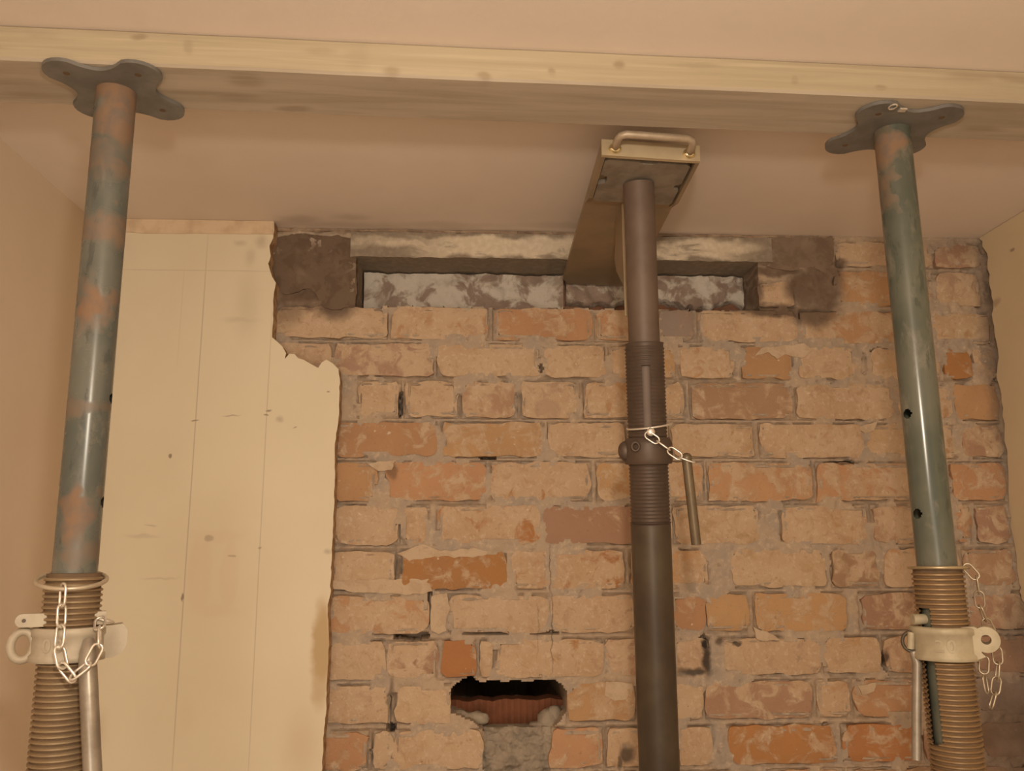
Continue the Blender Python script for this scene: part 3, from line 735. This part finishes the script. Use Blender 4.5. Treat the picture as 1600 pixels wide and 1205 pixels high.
def top_plate(fr, h, mat, parent, ang, R=.070, A_=.019, th=.0049, name='top_plate'):
    b = MB(); poly = []
    for k in range(72):
        t_ = 2*PI*k/72; cq = math.cos(4*(t_-PI/4)); r = R+A_*math.copysign(abs(cq)**.62, cq); poly.append((r*math.cos(t_+ang), r*math.sin(t_+ang)))
    b.prism(poly, lambda p: fr.b+np.array([p[0]+fr.a[0]*h, p[1]+fr.a[1]*h, 0])+np.array([0, 0, h*fr.a[2]]), lambda p: fr.b+np.array([p[0]+fr.a[0]*h, p[1]+fr.a[1]*h, h*fr.a[2]+th]))
    o = b.obj(name, mat, parent, smooth=30, off=fr.b)
    for k in range(4):          # dark discs on the lobes, standing in for shaded nail holes
        t_ = ang+PI/4+k*PI/2; c = fr.b+fr.a*h+np.array([R*.88*math.cos(t_), R*.88*math.sin(t_), 0]); hb_ = MB()
        hb_.prism([(.0042*math.cos(2*PI*q/10), .0042*math.sin(2*PI*q/10)) for q in range(10)], lambda p: c+np.array([p[0], p[1], -.0003]), lambda p: c+np.array([p[0], p[1], .003]))
        hb_.obj('nail_hole_disc', M_GROOVE, o, off=fr.b)
    return o
_link_meshes = {}
def link_mesh(L, W, wr, mat):
    key = (round(L, 5), round(W, 5), mat.name)
    if key in _link_meshes: return _link_meshes[key]
    pts = []; r = W/2; s = L/2-r
    for k in range(7): a = -PI/2+PI*k/6; pts.append((r*math.sin(a)*-1, 0, -s-r*math.cos(a)) if False else (r*math.cos(PI+PI*k/6), 0, -s+r*math.sin(PI+PI*k/6)))
    for k in range(7): pts.append((r*math.cos(PI*k/6), 0, s+r*math.sin(PI*k/6)))
    b = MB().tube(pts, wr, 8, closed=True, up=(0, 1, 0))
    me_ = bpy.data.meshes.new('chain_link'); me_.from_pydata([tuple(v) for v in b.v], [], b.f); me_.update(); me_.materials.append(mat)
    me_.polygons.foreach_set('use_smooth', [True]*len(me_.polygons))
    _link_meshes[key] = me_
    return me_
def chain(path, parent, off, mat, L=.021, W=.0095, wr=.0012, twist0=.35):
    ch = empty('chain', (0, 0, 0), parent)
    P = [np.array(p, float)-off for p in path]
    seg = [np.linalg.norm(b_-a_) for a_, b_ in zip(P[:-1], P[1:])]; T = sum(seg); pitch = L-2.6*wr
    n = max(1, int(round(T/pitch))); 
    def pt(s_):
        for (a_, b_, l_) in zip(P[:-1], P[1:], seg):
            if s_ <= l_: return a_+(b_-a_)*s_/l_
            s_ -= l_
        return P[-1]
    me_ = link_mesh(L, W, wr, mat)
    for i in range(n):
        a_ = pt(T*i/n); b_ = pt(T*(i+1)/n); c = (a_+b_)/2; z = b_-a_; z /= np.linalg.norm(z)
        u = np.array([0, -1, 0.]) ; u = u-z*np.dot(u, z); u /= np.linalg.norm(u); x = np.cross(u, z)
        an = twist0+(PI/2 if i % 2 else 0)+random.uniform(-.25, .25)
        x2 = math.cos(an)*x+math.sin(an)*u; y2 = np.cross(z, x2)
        o_ = bpy.data.objects.new('chain_link', me_); COL.objects.link(o_); o_.parent = ch
        M = Matrix.Identity(4)
        for q in range(3): M[q][0] = x2[q]; M[q][1] = y2[q]; M[q][2] = z[q]; M[q][3] = c[q]
        o_.matrix_local = M
    return ch
def ring(fr, c, R, wr, name, mat, parent, tilt=(0, 0), n=36, sq=1.0):
    pts = []
    for k in range(n):
        a = 2*PI*k/n; x, y = R*math.sin(a), R*math.cos(a)*sq
        pts.append(c+fr.r*x+fr.f*y+fr.a*(x*tilt[0]+y*tilt[1]))
    return MB().tube(pts, wr, 10, closed=True, up=tuple(fr.a)).obj(name, mat, parent, smooth='all', off=fr.b)
def base_plate(fr, mat, parent):
    b = MB().box(fr.b+np.array([0, 0, .004]), (.15, .15, .008)); return b.obj('base_plate', mat, parent, off=fr.b)
def lettering(txt, fr, r, h, size, mat, parent, a0=0.0):
    cu = bpy.data.curves.new('raised_lettering', 'FONT'); cu.body = txt; cu.size = size; cu.align_x = 'CENTER'; cu.align_y = 'CENTER'; cu.extrude = .0007; cu.space_character = 1.25; cu.offset = .0004
    to = bpy.data.objects.new('tmp_text', cu); COL.objects.link(to)
    dg = bpy.context.evaluated_depsgraph_get(); me_ = bpy.data.meshes.new_from_object(to.evaluated_get(dg))
    bpy.data.objects.remove(to)
    V = []
    for v in me_.vertices:
        a = a0+v.co.x/r; rr = r+v.co.z
        V.append(fr.p(rr*math.sin(a), rr*math.cos(a), h+v.co.y)-fr.b)
    F = [tuple(p.vertices) for p in me_.polygons]
    o_ = mesh_obj('raised_lettering', V, F, mat, parent); bpy.data.meshes.remove(me_); return o_

# ---------------- left prop
f1 = Frame((-.4475, 1.037, 0), (-.458, 1.037, EYE+.5825)); 
p1 = tag(empty('steel_prop', tuple(f1.b)), 'blue-grey rust-patched steel prop in front of the cream board, with a bright chain', 'prop')
h_t = f1.L
hp_ = lambda y: f1.h(0, y)
rp = lambda y, side, rz, st, rx=.03: ((side*R_IN, -R_IN*.8, hp_(y)), (rx, .06, rz), .4, st)
M_P1 = m_paint('blue_grey_paint', (.100, .112, .100), (.145, .148, .128), [rp(180, .3, .05, .75), rp(150, 0, .03, .9), rp(262, -.6, .02, .5), rp(368, -.3, .02, .6), rp(478, -.4, .030, .85, .018), rp(640, -.6, .012, .4), rp(800, -.2, .03, .8, .016), rp(860, .2, .015, .4)], -.02)
base_plate(f1, M_PLATE, p1)
hth = hp_(896); hbot = hp_(1330)
prof = [(R_OUT, .008), (R_OUT, hbot)]+thread_prof(R_OUT+.0012, hbot+.001, hth)+[(R_IN+.001, hth+.0004)]
lathe(f1, prof, 48, 'outer_tube', M_RUSTTHREAD, p1, groove=(M_GROOVE, R_OUT-.0009, hbot+.002))['label'] = 'rusty threaded outer tube'
inner_tube(f1, hth-.5, h_t+.0004, M_P1, p1, [(1.35, hp_(622)), (1.35, hp_(785)), (-1.75, hp_(622)), (-1.75, hp_(785))])
top_plate(f1, h_t, M_PLATE, p1, 0.0)
def ear(mb, fr, x0, x1, h, th, hw):
    pass
# collar nut
hc0, hc1 = hp_(1031), hp_(979)
cp = [(R_OUT+.001, hc0), (.0400, hc0), (.0410, hc0+.002), (.0410, hc0+.007), (.0385, hc0+.010), (.0385, hc1-.010), (.0400, hc1-.008), (.0400, hc1-.002), (.0385, hc1), (R_OUT+.001, hc1)]
col1 = lathe(f1, cp+[cp[0]], 56, 'collar_nut', M_CAST, p1, caps=False); col1['label'] = 'pale cast collar nut'
hm = (hc0+hc1)/2
lo1 = MB()
cc = f1.p(-.046, .006, hm); pts = []
for k in range(20):
    a = 2*PI*k/20; pts.append(cc+f1.r*.0115*math.cos(a)+f1.a*.0155*math.sin(a))
lo1.tube(pts, .0048, 10, closed=True, up=tuple(f1.f))
lo1.obj('collar_lug', M_CAST, col1, smooth='all', off=f1.b)
b = MB(); poly = [(.030, .018), (.046, .019), (.055, .020), (.0600, .013), (.0600, -.004), (.056, -.012), (.046, -.017), (.030, -.018)]
b.prism(poly, lambda p: f1.p(p[0], .014, hm+p[1]), lambda p: f1.p(p[0], -.012, hm+p[1])); b.obj('collar_lug', M_CAST, col1, smooth=30, off=f1.b)
b = MB(); q0 = f1.at(139, 1000, .036); q1 = f1.at(137, 1040, .048); q2 = f1.at(146, 1235, .050)
b.tube([q0, q0+(q1-q0)*.45, q1, q2], [.0060, .0092, .0098, .0098], 14, up=tuple(f1.f))
b.obj('collar_handle', M_GREYBAR, p1, smooth=50, off=f1.b)['label'] = 'grey bar handle hanging from the collar'
lettering('00', f1, .0387, hm, .020, M_CAST, col1, a0=-.42)
# locking pin through the tube, with its small ring
hpn = hp_(966)
b = MB(); e0 = f1.p(-.028, .012, hpn)
pl = f1.at(24, 965, .012); wv = .0072
poly = []
for k in range(9):
    a = PI/2+PI*k/8; poly.append((wv*math.cos(a), wv*math.sin(a)))
xl = float(np.dot(pl-f1.b, f1.r))+wv
poly2 = [(xl+x, y) for x, y in poly]+[(.036, -wv), (.036, wv)]
hb = []
for k in range(10): a = 2*PI*k/10; hb.append((xl+.0015+.0022*math.cos(a), .0022*math.sin(a)))
b.prism(poly2, lambda p: f1.p(p[0], .016, hpn+p[1]), lambda p: f1.p(p[0], .004, hpn+p[1]))
pin1 = b.obj('locking_pin', M_CAST, p1, smooth=40, off=f1.b); pin1['label'] = 'pale flat pin with a drilled end'
MB().prism(hb, lambda p: f1.p(p[0], .0163, hpn+p[1]), lambda p: f1.p(p[0], .0150, hpn+p[1])).obj('pin_hole_disc', M_DARK, pin1, off=f1.b)  # dark disc laid on the pin in place of a shaded hole
cc = f1.at(164, 969, .01); pts = []
for k in range(20): a = 2*PI*k/20; pts.append(cc+f1.r*.0088*math.cos(a)+f1.f*.009*math.sin(a)-f1.a*.0028*math.cos(a))
MB().tube(pts, .0017, 8, closed=True, up=tuple(f1.a)).obj('pin_ring', M_ZINC, pin1, smooth='all', off=f1.b)
rc = f1.at(112, 905, 0); rc = f1.p(float(np.dot(rc-f1.b, f1.r)), .004, f1.h(0, 906)+.0)
ring(f1, rc, .0365, .0026, 'retaining_ring', m_metal('dull_wire', (.62, .54, .42), (.52, .44, .33), .4, .5), p1, tilt=(.02, -.24))
chain([f1.at(99, 914, .040), f1.at(97, 945, .042), f1.at(95, 985, .046), f1.at(92, 1012, .050), f1.at(97, 1038, .054), f1.at(106, 1066, .056), f1.at(122, 1048, .060), f1.at(138, 1040, .062), f1.at(150, 1022, .058), f1.at(158, 1000, .050), f1.at(156, 982, .040), f1.at(156, 966, .02)], p1, f1.b, M_ZINC, .0250, .0112, .0015, .5)

# ---------------- right prop
f2 = Frame((.620, 1.099, 0), (.598, 1.097, EYE+.5825))
p2 = tag(empty('steel_prop', tuple(f2.b)), 'green-painted steel prop with pin holes standing before the right end of the brick wall', 'prop')
h2 = lambda y: f2.h(0, y)
rp = lambda y, side, rz, st, rx=.03: ((side*R_IN+f2.a[0]*h2(y), -R_IN*.8, h2(y)), (rx, .06, rz), .4, st)
M_P2 = m_paint('green_paint', (.084, .096, .076), (.125, .130, .104), [rp(238, -.7, .025, .85, .02), rp(300, -1, .03, .5, .01)], -.10, .21)
base_plate(f2, M_PLATE, p2)
hth = h2(889); hbot = h2(1330)
inner_tube(f2, hth-.5, f2.L+.0004, M_P2, p2, [(-.75, h2(648)), (-.75, h2(803)), (2.4, h2(648)), (2.4, h2(803))])
hs0 = h2(1150); hs1 = h2(948)
prof = [(R_OUT, .008), (R_OUT, hbot)]+thread_prof(R_OUT+.0012, hbot+.001, hth, .0060)+[(R_IN+.001, hth+.0004)]
def cut2(a, h, r):
    wd = .0085/R_OUT
    if abs(a+.72) > wd: return False
    if h < hs0: return math.hypot((a+.72)*R_OUT, h-hs0) < .0085
    return h < hs1
lathe(f2, prof, 72, 'outer_tube', M_RUSTTHREAD2, p2, cut2, groove=(M_GROOVE, R_OUT-.0009, hbot+.002))['label'] = 'rusty threaded outer tube with a slot'
tp2 = top_plate(f2, f2.L, M_PLATE, p2, 0.06, .074, .0190)
bb = MB()
for px, py in ((1395, 167), (1410, 172)):
    q = onZ(px, py, f2.b[2]+f2.L*f2.a[2]-.001)
    if px == 1395:
        bb.tube([q+np.array([.005*math.cos(2*PI*k/12), .0065*math.sin(2*PI*k/12), 0]) for k in range(12)], .0012, 6, closed=True)
    else: bb.box(q, (.010, .008, .002))
bb.obj('zinc_eyelet', M_ZINC, tp2, off=f2.b)
hc0, hc1 = h2(1029), h2(978)
cp = [(R_OUT+.001, hc0), (.0400, hc0), (.0410, hc0+.002), (.0410, hc0+.006), (.0385, hc0+.009), (.0385, hc1-.010), (.0405, hc1-.008), (.0405, hc1-.002), (.0385, hc1), (R_OUT+.001, hc1)]
col2 = lathe(f2, cp+[cp[0]], 56, 'collar_nut', M_CAST2, p2, caps=False); col2['label'] = 'cream cast collar nut'
hm = (hc0+hc1)/2
def eye(fr, px, py, out, ro, ri, th, name, mat, parent):
    c = fr.at(px, py, out); V = []; F = []; n_ = 24
    for d in (0, -th):
        for R_ in (ro, ri):
            for k in range(n_):
                a = 2*PI*k/n_; V.append(c+fr.r*R_*math.cos(a)+fr.a*R_*math.sin(a)+fr.f*d)
    for k in range(n_):
        j = (k+1) % n_; A0, B0, A1, B1 = 0, n_, 2*n_, 3*n_
        F += [(A0+k, A0+j, B0+j, B0+k), (A1+k, B1+k, B1+j, A1+j), (A0+k, A1+k, A1+j, A0+j), (B0+k, B0+j, B1+j, B1+k)]
    return mesh_obj(name, np.array(V)-fr.b, F, mat, parent, smooth=40)
eye(f2, 1541, 1000, .020, .0155, .0058, .030, 'collar_lug', M_CAST2, col2)['label'] = 'lug with a round hole'
b = MB(); poly = [(.020, .019), (.036, .020), (.046, .0145), (.046, -.013), (.036, -.017), (.020, -.018)]
cut_poly = [(.020, .0205), (.034, .0215), (.044, .016), (.0400, .0065), (.0400, -.0095), (.044, -.014), (.034, -.018), (.020, -.018)]
b.prism(cut_poly, lambda p: f2.p(p[0], .022, hm+p[1]), lambda p: f2.p(p[0], 0, hm+p[1])); b.obj('collar_lug', M_CAST2, col2, smooth=30, off=f2.b)
cc = f2.at(1424, 1003, .016); pts = [cc+f2.r*.0105*math.cos(2*PI*k/20)+f2.a*.0118*math.sin(2*PI*k/20) for k in range(20)]
MB().tube(pts, .0022, 8, closed=True, up=tuple(f2.f)).obj('handle_eye', M_DARK3, col2, smooth='all', off=f2.b)
b = MB(); t0 = f2.at(1424, 988, .018); t1 = f2.at(1423, 1014, .018)
b.tube([t0, t1], .0046, 12, up=tuple(f2.f)); b.obj('handle_head', M_CAST2, col2, smooth=40, off=f2.b)
b = MB(); q0 = f2.at(1427, 1018, .014); q1 = f2.at(1433, 1036, .014); q2 = f2.at(1432, 1100, .014); q3 = f2.at(1432, 1187, .014)
b.tube([q0, q1, q2, q3], [.0052, .0058, .0058, .0058], 14, up=tuple(f2.f))
b.obj('collar_handle', M_GREYBAR, p2, smooth=40, off=f2.b)['label'] = 'shiny grey bar handle hanging from the collar'
lettering('20', f2, .0387, hm-.002, .021, M_CAST2, col2, a0=.02)
# pin stub on the left
hpn = h2(967)
b = MB(); b.tube([f2.p(-.034, .020, hpn), f2.p(-.022, .014, hpn), f2.p(.010, -.010, hpn)], .0068, 12, up=tuple(f2.a)); b.obj('locking_pin', M_CAST2, p2, smooth=40, off=f2.b)
rc = f2.p(.0015, 0, h2(889)+.0015)
ring(f2, rc, .0345, .0021, 'retaining_ring', m_metal('dull_brass_wire', (.50, .40, .25), (.40, .31, .19), .38, .6), p2, tilt=(.0, .02))
M_CH2 = m_metal('tarnished_zinc', (.52, .44, .33), (.42, .35, .26), .35, .7)
chain([f2.at(1509, 884, .012), f2.at(1526, 902, .012), f2.at(1530, 930, .008), f2.at(1532, 950, .004), f2.at(1543, 978, -.006), f2.at(1556, 1000, -.010), f2.at(1560, 1040, -.008), f2.at(1556, 1078, -.006), f2.at(1548, 1106, -.004)], p2, f2.b, M_CH2, .022, .0105, .0012, .4)
chain([f2.at(1538, 1024, .000), f2.at(1536, 1048, .002), f2.at(1543, 1085, .002)], p2, f2.b, M_CH2, .022, .0105, .0012, .7)

# ---------------- middle prop, leaning under the wall support
t3 = np.array([.2645, 1.252, EYE+.5665]); q3_ = np.array([.289, 1.36, EYE-.31])
d3 = (q3_-t3)/(q3_-t3)[2]; b3 = t3+d3*(0-t3[2])
f3 = Frame(b3, t3)
p3 = tag(empty('steel_prop', tuple(f3.b)), 'dark brown middle steel prop carrying the wall bracket, a pin hanging from it', 'prop')
h3 = lambda y: f3.h(0, y)
base_plate(f3, M_DARK, p3)
hth = h3(536)
inner_tube(f3, hth-.45, f3.L-.0005, M_DARK2, p3)['label'] = 'brown inner tube lightened for haze'
ha = h3(817)
prof3 = thread_prof(R_OUT+.0002, ha+.001, hth-.004, .0056, .0013)
wd3 = .0065/R_OUT; hsa, hsb = h3(900), h3(574)
o3 = lathe(f3, [(R_OUT, .008), (R_OUT, ha-.001), (R_OUT+.0016, ha)]+[(R_OUT+.0006, ha+.0008)]+prof3+[(R_OUT-.0002, hth-.001), (R_IN+.001, hth)], 72, 'outer_tube', M_DARK, p3,
           lambda a, h, r: abs(a-.05) < wd3 and ha+.02 < h < hsb and h > h3(688))
o3['label'] = 'dark threaded sleeve above a smooth dark outer tube'
lathe(f3, [(R_OUT+.0004, ha-.60), (R_OUT+.0004, ha-.003)], 48, 'outer_tube_lower', M_DARK3, p3, caps=False)
hc0, hc1 = h3(724), h3(684)
cp = [(R_OUT+.001, hc0-.001), (.0355, hc0-.001), (.0370, hc0+.002), (.0372, hc0+.008), (.0380, hc0+.014), (.0375, hc1-.010), (.0355, hc1-.004), (.0325, hc1), (R_OUT+.001, hc1)]
col3 = lathe(f3, cp+[cp[0]], 56, 'collar_nut', M_DARK, p3, caps=False); col3['label'] = 'dark cast collar nut'
hm = (hc0+hc1)/2
b = MB(); b.ball(f3.p(-.0345, .010, hm), .0115, 14, 8, (1, 1, 1.35)); b.obj('collar_lug', M_DARK, col3, smooth='all', off=f3.b)
lathe_c = f3.at(993, 698, .036)
b = MB(); b.tube([lathe_c+f3.r*.0055*math.cos(2*PI*k/16)+f3.a*.0065*math.sin(2*PI*k/16) for k in range(16)], .0020, 8, closed=True, up=tuple(f3.f)); b.obj('cast_boss', M_DARK, col3, smooth='all', off=f3.b)
rc = f3.p(.0035, 0, h3(668)+.002)
ring(f3, rc, .0345, .0016, 'retaining_ring', M_ZINC, p3, tilt=(.10, -.10))
rv = f3.at(1017, 675, .037); b = MB(); b.ball(rv, .0066, 14, 8, (1, .6, 1)); b.obj('pin_rivet', M_ZINC, p3, smooth='all', off=f3.b)
chain([f3.at(1010, 678, .039), f3.at(1028, 690, .040), f3.at(1046, 703, .042), f3.at(1064, 715, .043), f3.at(1084, 722, .043)], p3, f3.b, M_ZINC, .0235, .0112, .0013, .15)
b = MB(); b.tube([f3.at(1073, 718, .040), f3.at(1076, 745, .040), f3.at(1088, 851, .040)], .0074, 14, up=tuple(f3.f)); b.ball(f3.at(1073, 716, .040), .0082, 12, 6)
b.obj('hanging_pin', M_PIN3, p3, smooth=40, off=f3.b)['label'] = 'brown steel pin hanging from the chain'
# square head plate of the middle prop
xa3, xb3 = .196, .337; ya3, yb3 = 1.178, 1.322
s_tilt = -.062            # the whole head dips towards the wall
def HZ(y, z): return EYE+z+(y-1.25)*s_tilt
YAW3 = .045
def HP(x, y, z):   # head coordinates -> world: slight turn about the tube
    dx, dy = x-.2665, y-1.25
    return np.array([.2665+dx-dy*0.0, 1.25+dy+dx*.10, HZ(1.25+dy, z)])
zpl = .5665
b = MB(); poly = []
n_ = 8
cx0, cx1, cy0, cy1 = .200, .333, 1.185, 1.318
def notch_poly():
    P = [(cx0+.006, cy0), (.2665-.016, cy0), (.2665-.008, cy0+.006), (.2665+.008, cy0+.006), (.2665+.016, cy0), (cx1-.006, cy0), (cx1, cy0+.006)]
    P += [(cx1, 1.245), (cx1-.010, 1.252), (cx1-.010, 1.262), (cx1, 1.268), (cx1, cy1-.006), (cx1-.006, cy1), (cx0+.006, cy1), (cx0, cy1-.006)]
    P += [(cx0, 1.262), (cx0+.011, 1.256), (cx0+.013, 1.246), (cx0+.011, 1.236), (cx0, 1.230), (cx0, cy0+.006)]
    return P
b.prism(notch_poly(), lambda p: HP(p[0], p[1], zpl+.0004), lambda p: HP(p[0], p[1], zpl+.008)); b.obj('top_plate', M_PLATE3, p3, off=f3.b)['label'] = 'scuffed square head plate with notches'

# ---------------- wall support bracket on the middle prop
sb = tag(empty('wall_support_bracket', tuple(HP(.2665, 1.25, zpl+.0085))), 'yellowish steel wall bracket with a bar handle, on top of the dark middle prop', 'bracket')
so = np.array(sb.location)
zb_ = zpl+.0086
b = MB()
bl = [(.192, 1.170), (.341, 1.170), (.341, 1.690), (.332, 1.712), (.204, 1.712), (.192, 1.690)]
b.prism(bl, lambda p: HP(p[0], p[1], zb_), lambda p: HP(p[0], p[1], zb_+.010)); b.obj('blade', M_OLIVE, sb, off=so)['label'] = 'flat steel blade reaching into the wall'
b = MB()
for xa_, xb_ in ((.1915, .1975), (.3355, .3415)):
    P_ = [(1.170, zb_+.010), (1.170, zpl-.004), (1.30, zpl-.004), (1.345, zb_+.001), (1.60, zb_+.001), (1.60, zb_+.010)]
    MB().prism(P_, lambda p, x=xa_: HP(x, p[0], p[1]), lambda p, x=xb_: HP(x, p[0], p[1])).obj('side_flange', M_OLIVE, sb, off=so)
b = MB(); b.prism([(.1915, zpl-.004), (.3415, zpl-.004), (.3415, zpl+.021), (.1915, zpl+.021)], lambda p: HP(p[0], 1.164, p[1]), lambda p: HP(p[0], 1.171, p[1])); b.obj('front_lip', M_BRASSY, sb, off=so)['label'] = 'bright front lip'
b = MB(); hx0, hx1 = .211, .324; zf = zpl+.006
arc = [HP(hx0, 1.166, zf), HP(hx0, 1.146, zf+.001), HP(hx0+.001, 1.137, zf+.002), HP(hx0+.004, 1.131, zf+.003), HP(hx0+.011, 1.128, zf+.004), HP(.2665, 1.128, zf+.004), HP(hx1-.011, 1.128, zf+.004), HP(hx1-.004, 1.131, zf+.003), HP(hx1-.001, 1.137, zf+.002), HP(hx1, 1.146, zf+.001), HP(hx1, 1.166, zf)]
b.tube(arc, .0058, 12, up=(0, 0, 1)); hd = b.obj('handle', m_metal('worn_handle_steel', (.48, .385, .285), (.40, .31, .225), .5, .3), sb, smooth='all', off=so)
M_WELD = m_metal('bright_weld', (.85, .74, .45), (.75, .64, .38), .22, .9)
for hx in (hx0, hx1): MB().ball(HP(hx, 1.161, zf), .0085, 12, 8, (1.15, .6, .9)).obj('weld_bead', M_WELD, sb, smooth='all', off=so)
gx_ = .2530
def gz(P, x0, x1, name, mat, par):
    return MB().prism(P, lambda p: (x0, p[0], p[1]), lambda p: (x1, p[0], p[1])).obj(name, mat, par, off=so)
G0 = onX(971, 293, gx_); G1 = onX(977.5, 493, gx_); yg = (G0[1]+G1[1])/2
gb = [onX(a_, b_, gx_) for a_, b_ in [(974, 447), (963, 424), (960, 404), (961.5, 380)]]
ztop = HP(gx_, 1.36, zb_)[2]-.0003
P_ = [(yg+.004, ztop+.0008), (yg+.004, G1[2])]+[(q[1], q[2]) for q in gb]+[(gb[-1][1]+.004, ztop-.0012)]
g = gz(P_, gx_, gx_+.005, 'gusset', M_OLIVE, sb); g['label'] = 'curved gusset plate under the blade'
gz([(yg, ztop+.001), (yg, G1[2]), (yg+.0039, G1[2]), (yg+.0039, ztop+.001)], gx_-.0004, gx_+.0054, 'gusset_edge', M_BRASSY, g)
